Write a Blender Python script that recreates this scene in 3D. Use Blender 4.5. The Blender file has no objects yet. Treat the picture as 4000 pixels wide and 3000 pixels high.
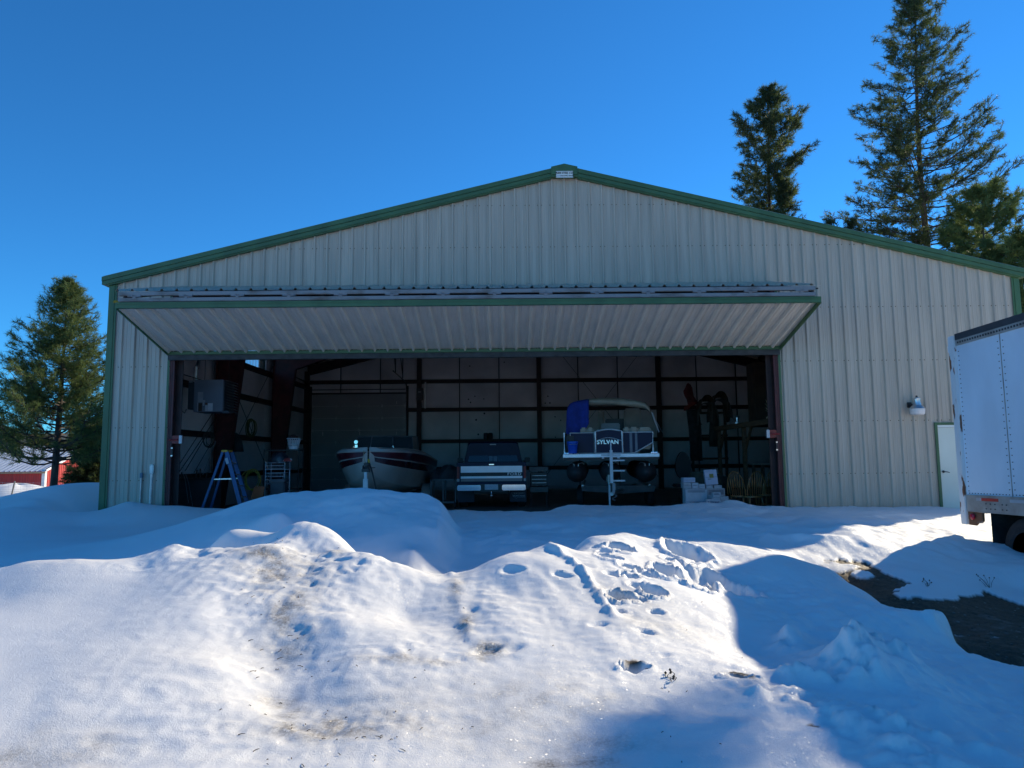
import bpy, bmesh, math, random
import numpy as np
from mathutils import Vector, Matrix
R = math.radians
random.seed(7)
scene = bpy.context.scene
COL = scene.collection

# ---------------------------------------------------------------- camera
F, YAW, PIT, ROL = 2773.0, .0062, .1045, -.0099
CAM = np.array([-1.433, 0.0, 1.43])
_fw = np.array([math.sin(YAW)*math.cos(PIT), math.cos(YAW)*math.cos(PIT), math.sin(PIT)])
_r = np.cross(_fw, [0, 0, 1]); _r /= np.linalg.norm(_r)
_u = np.cross(_r, _fw)
_c, _s = math.cos(ROL), math.sin(ROL)
_R, _U = _c*_r+_s*_u, -_s*_r+_c*_u
cd = bpy.data.cameras.new('camera'); cam = bpy.data.objects.new('camera', cd); COL.objects.link(cam)
cam.matrix_world = Matrix(((_R[0], _U[0], -_fw[0], CAM[0]), (_R[1], _U[1], -_fw[1], CAM[1]), (_R[2], _U[2], -_fw[2], CAM[2]), (0, 0, 0, 1)))
cd.sensor_fit = 'HORIZONTAL'; cd.sensor_width = 36; cd.lens = 36*F/4000
cd.clip_start = .05; cd.clip_end = 3000
scene.camera = cam

# ---------------------------------------------------------------- light
SUN_AZ, SUN_EL = 51.5, 25.0          # degrees right of +Y, above the horizon
w = bpy.data.worlds.new('World'); scene.world = w; w.use_nodes = True
nt = w.node_tree; bg = nt.nodes['Background']
sky = nt.nodes.new('ShaderNodeTexSky'); sky.sky_type = 'NISHITA'; sky.sun_disc = False
sky.sun_elevation = R(SUN_EL); sky.sun_rotation = R(SUN_AZ)
sky.altitude = 2000; sky.air_density = 1.0; sky.dust_density = 0; sky.ozone_density = 1.5
tn = nt.nodes.new('ShaderNodeMix'); tn.data_type = 'RGBA'; tn.blend_type = 'MULTIPLY'; tn.inputs[0].default_value = 1; tn.inputs[7].default_value = (.245, .95, 1.54, 1)
nt.links.new(sky.outputs[0], tn.inputs[6]); nt.links.new(tn.outputs[2], bg.inputs[0])
bg.inputs[1].default_value = .082
sd = bpy.data.lights.new('sun', 'SUN'); sd.energy = 4.5; sd.angle = R(.53); sd.color = (1, .865, .635)
sun = bpy.data.objects.new('sun', sd); COL.objects.link(sun)
_d = Vector((-math.sin(R(SUN_AZ))*math.cos(R(SUN_EL)), -math.cos(R(SUN_AZ))*math.cos(R(SUN_EL)), -math.sin(R(SUN_EL))))
sun.rotation_euler = _d.to_track_quat('-Z', 'Y').to_euler(); sun.location = (30, 30, 30)
vs = scene.view_settings; vs.view_transform = 'Standard'; vs.look = 'None'; vs.exposure = .6; vs.gamma = 1.0
scene.cycles.max_bounces = 8; scene.cycles.diffuse_bounces = 5; scene.cycles.sample_clamp_indirect = 6

# ---------------------------------------------------------------- helpers
def ray(px, py):
    return _R*(px-2000)/F + _U*(-(py-1500)/F) + _fw
def P(px, py, Y):
    """world point at depth Y seen at photo position (4000x3000)"""
    d = ray(px, py); return CAM + d*(Y/d[1])
def G(px, py, z):
    d = ray(px, py); return CAM + d*((z-CAM[2])/d[2])

def sm(a, b, t):
    t = np.clip((t-a)/(b-a), 0, 1); return t*t*(3-2*t)

ORG = {}
def tag(o, label=None, cat=None, group=None, kind=None):
    if label: o['label'] = label
    if cat: o['category'] = cat
    if group: o['group'] = group
    if kind: o['kind'] = kind
    return o
def thing(name, label, cat, loc=(0, 0, 0), group=None):
    o = bpy.data.objects.new(name, None); COL.objects.link(o); o.location = loc
    o.empty_display_size = .2
    ORG[o] = Vector(loc); return tag(o, label, cat, group)

class MB:
    def __init__(s): s.v = []; s.f = []
    def add(s, vs, fs):
        n = len(s.v); s.v += [tuple(map(float, q)) for q in vs]; s.f += [tuple(i+n for i in q) for q in fs]; return s
    def box(s, x0, x1, y0, y1, z0, z1, bev=0):
        return s.obox(((x0+x1)/2, (y0+y1)/2, (z0+z1)/2), (x1-x0, y1-y0, z1-z0), None, bev)
    def obox(s, c, d, rot=None, bev=0):
        hx, hy, hz = d[0]/2, d[1]/2, d[2]/2
        bev = min(bev, .45*min(abs(hx), abs(hy), abs(hz))*2)
        if bev > 0:
            bm = bmesh.new(); bmesh.ops.create_cube(bm, size=1)
            for q in bm.verts: q.co = (q.co.x*d[0], q.co.y*d[1], q.co.z*d[2])
            bmesh.ops.bevel(bm, geom=bm.edges[:], offset=bev, segments=2, affect='EDGES')
            vs = [q.co.copy() for q in bm.verts]; bm.verts.index_update()
            fs = [[q.index for q in f.verts] for f in bm.faces]; bm.free()
        else:
            vs = [Vector((sx*hx, sy*hy, sz*hz)) for sz in (-1, 1) for sy in (-1, 1) for sx in (-1, 1)]
            fs = [(0, 2, 3, 1), (4, 5, 7, 6), (0, 1, 5, 4), (2, 6, 7, 3), (0, 4, 6, 2), (1, 3, 7, 5)]
        m = Matrix.Identity(3) if rot is None else rot
        C = Vector(c); return s.add([m @ q + C for q in vs], fs)
    def beam(s, a, b, wd, ht, up=(0, 0, 1), bev=0):
        a, b = Vector(a), Vector(b); y = (b-a); L = y.length; y.normalize(); u = Vector(up)
        x = y.cross(u)
        if x.length < 1e-4: x = y.cross(Vector((1, 0, 0)))
        x.normalize(); z = x.cross(y)
        return s.obox((a+b)/2, (wd, L, ht), Matrix((x, y, z)).transposed(), bev)
    def tube(s, pts, r, n=8, closed=False, cap=True):
        pts = [Vector(p) for p in pts]; m = len(pts); rs = r if isinstance(r, (list, tuple)) else [r]*m
        vs = []; pu = None
        for i, p in enumerate(pts):
            if closed: t = pts[(i+1) % m]-pts[i-1]
            else: t = pts[min(i+1, m-1)]-pts[max(i-1, 0)]
            if t.length < 1e-9: t = Vector((0, 0, 1))
            t.normalize()
            if pu is None:
                pu = Vector((0, 0, 1)) if abs(t.z) < .9 else Vector((1, 0, 0))
            x = t.cross(pu)
            if x.length < 1e-5: x = t.cross(Vector((.3, .8, .1)))
            x.normalize(); pu = x.cross(t)
            for k in range(n):
                a = 2*math.pi*k/n; vs.append(p+(x*math.cos(a)+pu*math.sin(a))*rs[i])
        fs = []
        for i in range(m if closed else m-1):
            for k in range(n):
                a, b = i*n+k, i*n+(k+1) % n; c, d = ((i+1) % m)*n+(k+1) % n, ((i+1) % m)*n+k
                fs.append((a, d, c, b))
        if cap and not closed: fs += [tuple(range(n)), tuple((m-1)*n+k for k in reversed(range(n)))]
        return s.add(vs, fs)
    def lathe(s, prof, c, n=24, axis='Z', rot=None):
        vs = []; fs = []
        for (r, h) in prof:
            for k in range(n):
                a = 2*math.pi*k/n; q = Vector((r*math.cos(a), r*math.sin(a), h))
                if axis == 'Y': q = Vector((q.x, q.z, q.y))
                if axis == 'X': q = Vector((q.z, q.x, q.y))
                if rot is not None: q = rot @ q
                vs.append(q+Vector(c))
        for i in range(len(prof)-1):
            for k in range(n): fs.append((i*n+k, i*n+(k+1) % n, (i+1)*n+(k+1) % n, (i+1)*n+k))
        if prof[0][0] > 1e-6: fs.append(tuple(reversed(range(n))))
        if prof[-1][0] > 1e-6: fs.append(tuple((len(prof)-1)*n+k for k in range(n)))
        return s.add(vs, fs)
    def prism(s, pts, a, b, plane='XZ'):
        """polygon pts extruded between a and b along the third axis"""
        def mk(p, t):
            return {'XZ': (p[0], t, p[1]), 'XY': (p[0], p[1], t), 'YZ': (t, p[0], p[1])}[plane]
        n = len(pts); vs = [mk(p, a) for p in pts]+[mk(p, b) for p in pts]
        fs = [tuple(range(n)), tuple(reversed(range(n, 2*n)))]+[(i, i+n, (i+1) % n+n, (i+1) % n) for i in range(n)]
        return s.add(vs, fs)
    def grid(s, rows, close_u=False):
        m, n = len(rows), len(rows[0]); vs = [p for r in rows for p in r]; fs = []
        for i in range(m-1):
            for j in range(n if close_u else n-1):
                fs.append((i*n+j, i*n+(j+1) % n, (i+1)*n+(j+1) % n, (i+1)*n+j))
        return s.add(vs, fs)
    def build(s, name, mat, parent=None, label=None, smooth=False, fix=True, auto=None, solid=None):
        me = bpy.data.meshes.new(name); off = ORG[parent] if parent is not None else Vector((0, 0, 0))
        me.from_pydata([(x-off.x, y-off.y, z-off.z) for x, y, z in s.v], [], s.f)
        if fix:
            bm = bmesh.new(); bm.from_mesh(me); bmesh.ops.recalc_face_normals(bm, faces=bm.faces); bm.to_mesh(me); bm.free()
        if mat: me.materials.append(mat)
        if smooth or auto:
            me.polygons.foreach_set('use_smooth', [True]*len(me.polygons))
            if auto:
                try: me.set_sharp_from_angle(angle=R(auto))
                except Exception: pass
        me.update(); o = bpy.data.objects.new(name, me); COL.objects.link(o)
        if parent is not None:
            o.parent = parent; ORG[o] = off
        else: ORG[o] = Vector((0, 0, 0))
        if label: o['label'] = label
        if solid:
            m = o.modifiers.new('thickness', 'SOLIDIFY'); m.thickness = solid; m.offset = 0
        return o

_fonts = {}
def text(name, body, size, loc, mat, parent, rot=(R(90), 0, 0), ext=.003, sx=1.0, shear=0, label=None, bold=0.0, space=1.0):
    cu = bpy.data.curves.new(name, 'FONT'); cu.body = body; cu.size = size; cu.extrude = ext; cu.align_x = 'CENTER'; cu.align_y = 'CENTER'
    cu.shear = shear; cu.offset = bold; cu.resolution_u = 3; cu.space_character = space
    tmp = bpy.data.objects.new('t', cu); COL.objects.link(tmp)
    bpy.context.view_layer.update()
    me = bpy.data.meshes.new_from_object(tmp.evaluated_get(bpy.context.evaluated_depsgraph_get()))
    bpy.data.objects.remove(tmp)
    from mathutils import Euler
    m = Matrix.Translation(Vector(loc)-(ORG[parent] if parent else Vector((0, 0, 0)))) @ Euler(rot).to_matrix().to_4x4() @ Matrix.Scale(sx, 4, (1, 0, 0))
    me.transform(m); me.materials.clear(); me.materials.append(mat)
    o = bpy.data.objects.new(name, me); COL.objects.link(o)
    if parent: o.parent = parent; ORG[o] = ORG[parent]
    if label: o['label'] = label
    return o

# ---------------------------------------------------------------- materials
def mat(name, col, rough=.6, metal=0, var=.12, scale=3.0, bump=0, bscale=40, spec=.5, stretch=(1, 1, 1), col2=None, thr=None, coat=0, trans=0, detail=6, alpha=None):
    m = bpy.data.materials.new(name); m.use_nodes = True; n = m.node_tree; b = n.nodes['Principled BSDF']
    b.inputs['Roughness'].default_value = rough; b.inputs['Metallic'].default_value = metal
    b.inputs['Specular IOR Level'].default_value = spec; b.inputs['Coat Weight'].default_value = coat
    b.inputs['Transmission Weight'].default_value = trans
    tc = n.nodes.new('ShaderNodeTexCoord'); mp = n.nodes.new('ShaderNodeMapping'); mp.inputs['Scale'].default_value = stretch
    n.links.new(tc.outputs['Object'], mp.inputs[0])
    nz = n.nodes.new('ShaderNodeTexNoise'); nz.inputs['Scale'].default_value = scale; nz.inputs['Detail'].default_value = detail
    n.links.new(mp.outputs[0], nz.inputs['Vector'])
    cr = n.nodes.new('ShaderNodeValToRGB')
    c2 = col2 or tuple(max(0, c*(1-var*2)) for c in col); c1 = tuple(min(1, c*(1+var)) for c in col)
    lo, hi = thr or (.3, .7)
    cr.color_ramp.elements[0].position = lo; cr.color_ramp.elements[1].position = hi
    cr.color_ramp.elements[0].color = (*c2, 1); cr.color_ramp.elements[1].color = (*(col if col2 else c1), 1)
    n.links.new(nz.outputs[0], cr.inputs[0]); n.links.new(cr.outputs[0], b.inputs['Base Color'])
    if bump:
        nb = n.nodes.new('ShaderNodeTexNoise'); nb.inputs['Scale'].default_value = bscale; nb.inputs['Detail'].default_value = 4
        n.links.new(mp.outputs[0], nb.inputs['Vector']); bp = n.nodes.new('ShaderNodeBump'); bp.inputs['Strength'].default_value = bump; bp.inputs['Distance'].default_value = .02
        n.links.new(nb.outputs[0], bp.inputs['Height']); n.links.new(bp.outputs[0], b.inputs['Normal'])
    return m

M = {}
M['siding'] = mat('siding', (.49, .415, .335), .45, 0, .09, 1.4, .12, 3, stretch=(5, 5, .3))
M['siding_in'] = mat('vinyl_insulation', (.74, .69, .70), .5, 0, .12, .7, .8, 1.6)
M['green'] = mat('green_trim', (.055, .125, .05), .45, 0, .12, 2.5, stretch=(1, 1, .4))
M['roof'] = mat('roof_metal', (.35, .38, .37), .5)
M['primer'] = mat('red_primer_steel', (.085, .014, .016), .55, 0, .25, 4)
M['primer_shaded'] = mat('shaded_primer_steel', (.035, .014, .014), .6, 0, .25, 4)  # same red primer, with the shade inside darkened into its colour
M['tube'] = mat('galvanised_tube', (.23, .23, .24), .55, .3, .25, 5, col2=(.13, .10, .085), thr=(.28, .5), stretch=(.4, 1, 1))
M['dark_tube'] = mat('dark_steel_tube', (.035, .035, .038), .6, 0, .3, 6)
M['concrete'] = mat('concrete_floor', (.17, .15, .13), .6, 0, .2, 1.1, .1, 20)
M['white_paint'] = mat('white_paint', (.72, .74, .70), .4, 0, .05, 2)
M['alu'] = mat('aluminium', (.62, .62, .62), .3, .9, .1, 8)
M['galv'] = mat('galvanised_steel', (.45, .46, .47), .4, .8, .15, 12)
M['black'] = mat('black_plastic', (.015, .015, .016), .5)
M['rubber'] = mat('tyre_rubber', (.02, .02, .021), .8, 0, .3, 6, .3, 30)
M['steelblk'] = mat('black_steel', (.022, .022, .024), .45)

# ---------------------------------------------------------------- noise (numpy)
_rng = np.random.RandomState(3)
_perm = np.tile(_rng.permutation(256), 2); _ga = _rng.rand(256)*2*np.pi
def perlin(x, y):
    xi, yi = np.floor(x).astype(int), np.floor(y).astype(int); xf, yf = x-xi, y-yi
    def g(ix, iy, dx, dy):
        a = _ga[_perm[_perm[ix & 255]+(iy & 255)]]; return np.cos(a)*dx+np.sin(a)*dy
    u, v = xf**3*(xf*(xf*6-15)+10), yf**3*(yf*(yf*6-15)+10)
    a = g(xi, yi, xf, yf); b = g(xi+1, yi, xf-1, yf); c = g(xi, yi+1, xf, yf-1); d = g(xi+1, yi+1, xf-1, yf-1)
    return (a*(1-u)+b*u)*(1-v)+(c*(1-u)+d*u)*v
def fbm(x, y, o=4, g=.5):
    r = 0*x; a = 1
    for i in range(o): r = r+a*perlin(x*2**i+13.7*i, y*2**i-7.3*i); a *= g
    return r
# ---------------------------------------------------------------- snow ground
cp = []
def Rr(px, py, Y, back=None, drop=.4):
    q = P(px, py, Y); cp.append(tuple(q))
    if back: cp.append((q[0], q[1]+back, q[2]-drop))
    return q
def Gg(px, py, z): cp.append(tuple(G(px, py, z)))
def Wp(x, y, z): cp.append((x, y, z))
# nearest snow, bottom of the view, and under the camera
for px, z in ((0, .06), (900, .04), (1800, .0), (2700, .0), (4000, -.02)): Gg(px, 2999, z)
for x in (-8, -4, -1, 2, 5): Wp(x, 2.2, -.03); Wp(x, 0, -.1); Wp(x, -8, -.1)
# left block
for px in (-250, 0, 300, 600): Gg(px, 2600, .25); Gg(px, 2350, .43)
Gg(850, 2600, .22); Gg(800, 2380, .41); Gg(950, 2750, .12); Gg(760, 2260, .53)
for px, py in ((-400, 2230), (-200, 2225), (0, 2222), (100, 2200), (300, 2195), (480, 2207), (560, 2216)): Rr(px, py, 5.9, .9, .33)
Rr(640, 2185, 6.0); Rr(700, 2133, 6.3, .35, .3); Rr(765, 2172, 6.2, .6, .35); Rr(840, 2150, 6.3)
Rr(880, 2080, 7.2); Rr(960, 2068, 7.4, .8, .35); Rr(1060, 2088, 7.1, .9, .35)
Rr(1130, 2050, 7.0); Rr(1200, 2033, 7.0, .9, .6); Rr(1290, 2066, 6.9, .7, .5); Rr(1312, 2100, 6.7)
# ravine
for q in ((1028, 2265, .50), (1094, 2364, .39), (1140, 2464, .275), (1075, 2620, .13), (1094, 2755, .06), (1227, 2881, .02)): Gg(*q)
Gg(930, 2400, .36); Gg(960, 2560, .20); Gg(950, 2250, .53)
for q in ((1100, 2150, .665), (1000, 2150, .63), (900, 2185, .565), (1060, 2215, .56), (1150, 2250, .51)): Gg(*q)
# centre face
for q in ((1200, 2190, .56), (1330, 2300, .44), (1350, 2420, .33), (1350, 2650, .14), (1450, 2850, .04), (1600, 2400, .27), (1750, 2500, .20), (1750, 2700, .09),
          (1950, 2300, .36), (1950, 2400, .29), (2150, 2400, .27), (2150, 2650, .12), (2350, 2500, .19), (2600, 2450, .18), (2600, 2650, .08), (2350, 2300, .35), (2900, 2700, .04), (3200, 2850, .02), (2900, 2600, .08)): Gg(*q)
for px, py, Y in ((1450, 2163, 6.3), (1472, 2200, 6.1), (1600, 2210, 6.2), (1700, 2236, 6.3), (1775, 2247, 6.3), (1850, 2232, 6.3), (1950, 2182, 6.5), (2010, 2163, 6.7)): Rr(px, py, Y, .9, .35)
Rr(2080, 2172, 6.7, .8, .35); Rr(2150, 2129, 7.0, .9, .42); Rr(2230, 2150, 7.0); Rr(2300, 2103, 7.8, .8, .35); Rr(2440, 2090, 8.1, .8, .3); Rr(2500, 2136, 7.8)
Rr(2570, 2105, 8.3, .8, .2); Rr(2640, 2065, 8.8, .9, .2); Rr(2760, 2066, 9.0, 1, .15); Rr(2900, 2080, 9.1, 1, .12); Rr(3050, 2106, 9.1, .8, .14); Rr(3085, 2140, 8.8)
# right shoulder of the mound above the bare earth
Rr(2700, 2190, 7.6); Rr(2870, 2180, 7.9); Rr(2700, 2330, 6.2); Rr(2950, 2330, 6.9)
for px, py, Y, b in ((3130, 2185, 8.5, .8), (3250, 2228, 8.3, .7), (3400, 2328, 7.7, .6), (3500, 2398, 7.3, .5), (3600, 2428, 6.9, .5), (3680, 2432, 6.6, .45), (3720, 2500, 6.3, .5), (3790, 2565, 6.1, .5), (4000, 2600, 5.9, .7), (4300, 2640, 5.8, .7)):
    q = Rr(px, py, Y); Wp(q[0]+.25, q[1]+b*.8, min(q[2]-.17, -.20-.03*(q[0]-2.2)))
for q in ((3100, 2450, .02), (3000, 2560, -.02), (3350, 2570, .08), (3200, 2680, .0), (3500, 2600, -.03), (3600, 2750, .0), (3850, 2750, -.12), (3500, 2900, .0), (3900, 2900, -.08)): Gg(*q)
# bare earth
for q in ((3230, 2240, -.10), (3400, 2262, -.12), (3560, 2320, -.18), (3750, 2318, -.24), (4000, 2365, -.34), (3900, 2450, -.34), (4000, 2540, -.38), (4300, 2450, -.42)): Gg(*q)
# bank below the lit strip
for px, py, Y in ((3130, 2108, 10.5), (3300, 2118, 10.3), (3450, 2137, 10.2), (3700, 2163, 10.2), (3860, 2176, 10.1), (3980, 2206, 9.6), (4200, 2260, 9)): Rr(px, py, Y)
for q in ((3220, 2170, .06), (3400, 2200, -.02), (3600, 2240, -.08), (3800, 2250, -.14), (3980, 2300, -.26)): Gg(*q)
for q in ((2900, 2055, .40), (3150, 2060, .38), (3380, 2045, .32), (3550, 2030, .29), (3700, 2014, .27), (3850, 2010, .22), (3500, 2080, .24), (3800, 2080, .14)): Gg(*q)
Wp(8.4, 15.0, .2); Wp(10, 13, .05); Wp(8, 10, -.2); Wp(8, 7, -.45); Wp(13, 12, -.3); Wp(14, 18, -.2); Wp(12, 4, -.5); Wp(10, 0, -.4); Wp(10, 15.6, .15)
# valley behind the front ridge and the back mound
for q in ((-6.5, 8.0, .1), (-4.6, 8.2, .12), (-3, 8.3, .1), (-2, 8.6, .0), (-.8, 8.6, .12), (-1.2, 11, .30), (-8.5, 9, .1), (-8, 12, .15), (-12, 11, .15), (-12, 7, .25), (-10, 14.5, .15), (-7.8, 14, .12), (-6.5, 12.3, .2), (.4, 10.2, .30), (-.5, 12.5, .36), (2, 12.5, .34), (3.5, 14.5, .2), (0, 15, .26), (-2.0, 14, .26)): Wp(*q)
for px, py in ((928, 1990), (988, 1963), (1061, 1943), (1213, 1933), (1293, 1914), (1392, 1907), (1500, 1917), (1600, 1930), (1671, 1940)):
    q = Rr(px, py, 11.6 if px < 1250 else 11.2)
    if px > 1000: Wp(q[0]*.98, q[1]+1.5, .25)
for q in ((1100, 2000, .78), (1300, 2010, .68), (1500, 2040, .6), (1650, 2060, .55), (1200, 2080, .5), (1400, 2130, .4), (1600, 2150, .38)): Gg(*q)
# snow along the wall and the sill
for px, py in ((500, 1960), (543, 1965), (603, 1974), (700, 1976), (850, 1985), (1100, 1988), (1764, 1992), (1817, 1996), (1850, 2001), (1870, 1994), (1963, 1996), (2063, 2004), (2129, 1997), (2228, 1974), (2281, 1969), (2374, 1974), (2460, 1981), (2560, 1977), (2640, 1974), (2692, 1964), (2719, 1963), (2812, 1963), (2845, 1951), (2885, 1957), (2945, 1977), (3064, 1980), (3300, 1984), (3500, 1983), (3674, 1980), (3727, 1989), (3790, 2009)):
    Rr(px, py, 16.2)
for x in (-10.9, -8, -4, 0, 4, 9, 11): Wp(x, 17.2, .12)
Wp(-11.1, 16.4, .12); Wp(-11.15, 17.2, .15)
for px, py, Y in ((400, 1884, 18.6), (345, 1885, 18.4), (300, 1890, 18.0), (241, 1906, 17.4), (150, 1954, 16.2), (60, 1982, 14.8), (0, 1997, 14.4), (-200, 2010, 14)): Rr(px, py, Y)
Wp(-12.6, 15.6, .40); Wp(-15.5, 18.8, .15); Wp(-12.2, 19.6, .8); Wp(-12, 22, .3); Wp(-17, 16, .05); Wp(-14.5, 21.5, -.05)
for q in ((-16, 24, -.1), (-12.5, 27, 0), (-20, 30, -.3), (-30, 30, -.4), (-20, 45, -.45), (-40, 60, -.4), (20, 25, -.2), (20, 45, 0), (0, 45, 0), (-14, 34, -.1), (60, 60, 0), (60, 0, -.3), (-60, 0, 0), (0, -40, 0), (-25, 10, .1), (22, 10, -.4)): Wp(*q)
cp = np.array(cp)
_cx = cp[:, :2]
def _phi(d2): return np.sqrt(d2+.01)
_A = _phi(((_cx[:, None]-_cx[None])**2).sum(-1)); n_ = len(cp)
_A = np.block([[_A-.004*np.eye(n_), np.ones((n_, 1))], [np.ones((1, n_)), np.zeros((1, 1))]])
_w = np.linalg.solve(_A, np.append(cp[:, 2], 0))
def Hbase(x, y):
    r = np.full(x.shape, _w[-1])
    for i in range(n_): r += _w[i]*np.sqrt((x-_cx[i, 0])**2+(y-_cx[i, 1])**2+.01)
    return r
def axis(segs):
    out = [segs[0][0]]
    for a, b, st in segs:
        n = max(1, int(round((b-a)/st))); out += list(np.linspace(a, b, n+1)[1:])
    return np.array(out)
xs = axis([(-700, -120, 60), (-120, -30, 10), (-30, -14, 1), (-14, -8, .08), (-8, -5, .035), (-5, 2.2, .022), (2.2, 6.6, .03), (6.6, 11, .1), (11, 30, 1), (30, 120, 10), (120, 700, 60)])
ys = axis([(-300, -40, 40), (-40, 0, 5), (0, 3, .15), (3, 8.2, .022), (8.2, 11.6, .035), (11.6, 17.2, .06), (17.2, 24, .25), (24, 60, 1), (60, 200, 10), (200, 1500, 100)])
X, Y = np.meshgrid(xs, ys)
Z = np.zeros_like(X)
nr = (np.abs(X) < 60) & (Y > -40) & (Y < 70)
Z[nr] = Hbase(X[nr], Y[nr])
Z = np.where(nr, Z, -.3)
Z -= 1.55*sm(28, 58, Y)*sm(14, 34, -X)
far = sm(40, 60, np.maximum(np.abs(X), np.abs(Y-10)*.9)); Z = Z*(1-far)-(.35+1.55*sm(28, 58, Y)*sm(14, 34, -X))*far
# back mound's squared-off right side
xe, ye = P(1730, 1990, 11.2)[:2]
cut = sm(xe-.03, xe+.32, X+.05*perlin(Y*1.5, Y*0+3)+(Y-11)*.07)*sm(8.2, 9.2, Y)*(1-sm(12.5, 13.5, Y))
Z = Z*(1-cut)+cut*np.minimum(Z, .30*sm(8.4, 10.5, Y)+.09*fbm(X*.9, Y*.9, 3))
near = np.exp(-np.maximum(0, Y-7)/6)
# rough, crusted surface
ns = fbm(X*.8+3, Y*.8, 3)
lit = 1-sm(8.5, 10.5, Y)
calm = 1-.75*sm(1.2, 2.2, X)*sm(5.8, 6.6, Y)
Z += .05*fbm(X*.7, Y*.7, 2)*lit*calm*(.4+.6*sm(-4.6, -3.4, X))+.03*calm*fbm(X*.5+9, Y*.5, 2)
rough = (.10+.90*sm(-4.6, -3.4, X))*calm
Z += lit*rough*(.016*fbm(X*2.1+5, Y*2.1, 2)+.004*np.abs(fbm(X*7+2, Y*7, 2)))
def zone(px, py, z0, a, b):
    c = G(px, py, z0); return np.exp(-((X-c[0])/a)**2-((Y-c[1])/b)**2)
# melt cups and crust
_cm = sm(-.25, .35, fbm(X*.9+21, Y*.9+3, 3))
Z -= lit*calm*(.15+.85*sm(-4.4, -3.2, X))*(.35+.65*_cm)*(.020*np.abs(perlin(X*4.3+.3*Y, Y*5.5+7))+.010*np.abs(perlin(X*9.1, Y*11+3))+.005*np.abs(perlin(X*19, Y*21)))
Z += lit*(1-sm(-4.4, -3.2, X))*.006*fbm(X*1.8, Y*2.6+9, 3)
# crumbly, ploughed-up patches
crumb = np.clip(zone(1080, 2250, .5, .7, .7)+zone(760, 2170, .62, .45, .3)+zone(1250, 2090, .8, .6, .35)+zone(1120, 2480, .2, .35, .6)+zone(1250, 2860, .03, .6, .25)+.8*zone(1560, 2580, .17, .5, .3)+.7*zone(1850, 2450, .22, .35, .7)+.5*zone(2450, 2500, .15, .7, .5)+.9*zone(3300, 2650, .03, .8, .35)+.7*zone(3400, 2540, .08, .5, .3)+.4*zone(300, 2210, .6, 1.2, .12), 0, 1)
Z += crumb*(.030*(.5-np.abs(fbm(X*5+1, Y*5+4, 4, .6)))+.012*(.4-np.abs(fbm(X*17+1, Y*17, 2))))
Z += lit*(.0020*fbm(X*16, Y*16, 2))*(.04+.96*sm(-4.6, -3.4, X))
# wind-carved / ploughed streaks that run down the centre face towards the viewer's left
u = (X*.93+Y*.37)
Z += lit*.012*sm(-3.8, -2.8, X)*(1-sm(1, 1.8, X))*sm(4.0, 5.2, Y)*(np.abs(perlin(u*2.4, Y*.35))*2-.4)
def pit(px, py, z0, a, b, dep, ang=0, rim=.28, soft=.6):
    global Z
    c = G(px, py, z0); dx, dy = X-c[0], Y-c[1]; ca, sa = math.cos(ang), math.sin(ang)
    wob = 1+.38*perlin(X*6+px, Y*6)+.16*perlin(X*17+px, Y*17)
    r = np.sqrt(((dx*ca+dy*sa)/a)**2+((-dx*sa+dy*ca)/b)**2)*wob
    Z -= dep*(1-sm(1-soft, 1+soft*.4, r)); Z += dep*rim*np.exp(-((r-1.18)/.16)**2)
def ridge(pts, wd, h, sharp=1.0):
    """raised crumbly crest along a polyline given as (px, py, z)"""
    global Z
    q = [G(*p)[:2] for p in pts]; d = np.full(X.shape, 9.0)
    for a, b in zip(q, q[1:]):
        ab = b-a; t = np.clip(((X-a[0])*ab[0]+(Y-a[1])*ab[1])/(ab@ab), 0, 1)
        d = np.minimum(d, np.hypot(X-a[0]-t*ab[0], Y-a[1]-t*ab[1]))
    d = d*(1+.3*perlin(X*5, Y*5))
    Z += h*np.exp(-(d/wd)**(1.7*sharp))*(.7+.7*fbm(X*6, Y*6, 4, .6))
# foot prints and hollows on the right of the ridge
for a in ((2420, 2112, .58, .13, .10, .10), (2425, 2147, .5, .14, .10, .10), (2340, 2115, .58, .07, .06, .05), (2380, 2205, .42, .12, .10, .09), (2455, 2225, .4, .10, .08, .09), (2460, 2252, .38, .09, .06, .08), (2420, 2315, .33, .12, .10, .12), (2560, 2310, .3, .10, .11, .12), (2490, 2330, .3, .07, .05, .05),
          (2680, 2150, .42, .22, .27, .12), (2650, 2108, .52, .17, .12, .10), (2620, 2180, .4, .12, .10, .08), (2760, 2240, .30, .26, .30, .14), (2690, 2290, .24, .18, .15, .10), (2870, 2310, .16, .24, .2, .11), (2600, 2240, .34, .13, .2, .14), (2740, 2330, .16, .15, .1, .12),
          (2480, 2595, .12, .10, .05, .07), (2475, 2610, .11, .07, .04, .04), (2900, 2640, .07, .12, .04, .07), (2200, 2310, .3, .10, .05, .03), (2000, 2280, .36, .10, .07, .03), (2340, 2450, .2, .09, .04, .025, .4, .05), (2520, 2470, .17, .09, .04, .025, -.3, .05), (2010, 2530, .18, .09, .04, .018, .8, .03), (1905, 2535, .18, .12, .05, .03, .5, .05), (2600, 2560, .12, .05, .03, .015, .1, .03),
          (2360, 2165, .48, .07, .07, .05), (2400, 2260, .37, .08, .07, .05), (2530, 2250, .36, .08, .08, .06), (2480, 2290, .33, .07, .06, .05), (2560, 2380, .24, .07, .05, .03), (2420, 2380, .26, .06, .05, .03),
          (1010, 2280, .50, .10, .06, .02, .4, .05)):
    pit(*a)
ridge([(3080, 2645, .03), (3200, 2655, .03), (3330, 2655, .05), (3410, 2650, .04)], .07, .12)
ridge([(3330, 2580, .08), (3400, 2530, .08), (3480, 2570, .05)], .17, .20)
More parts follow.
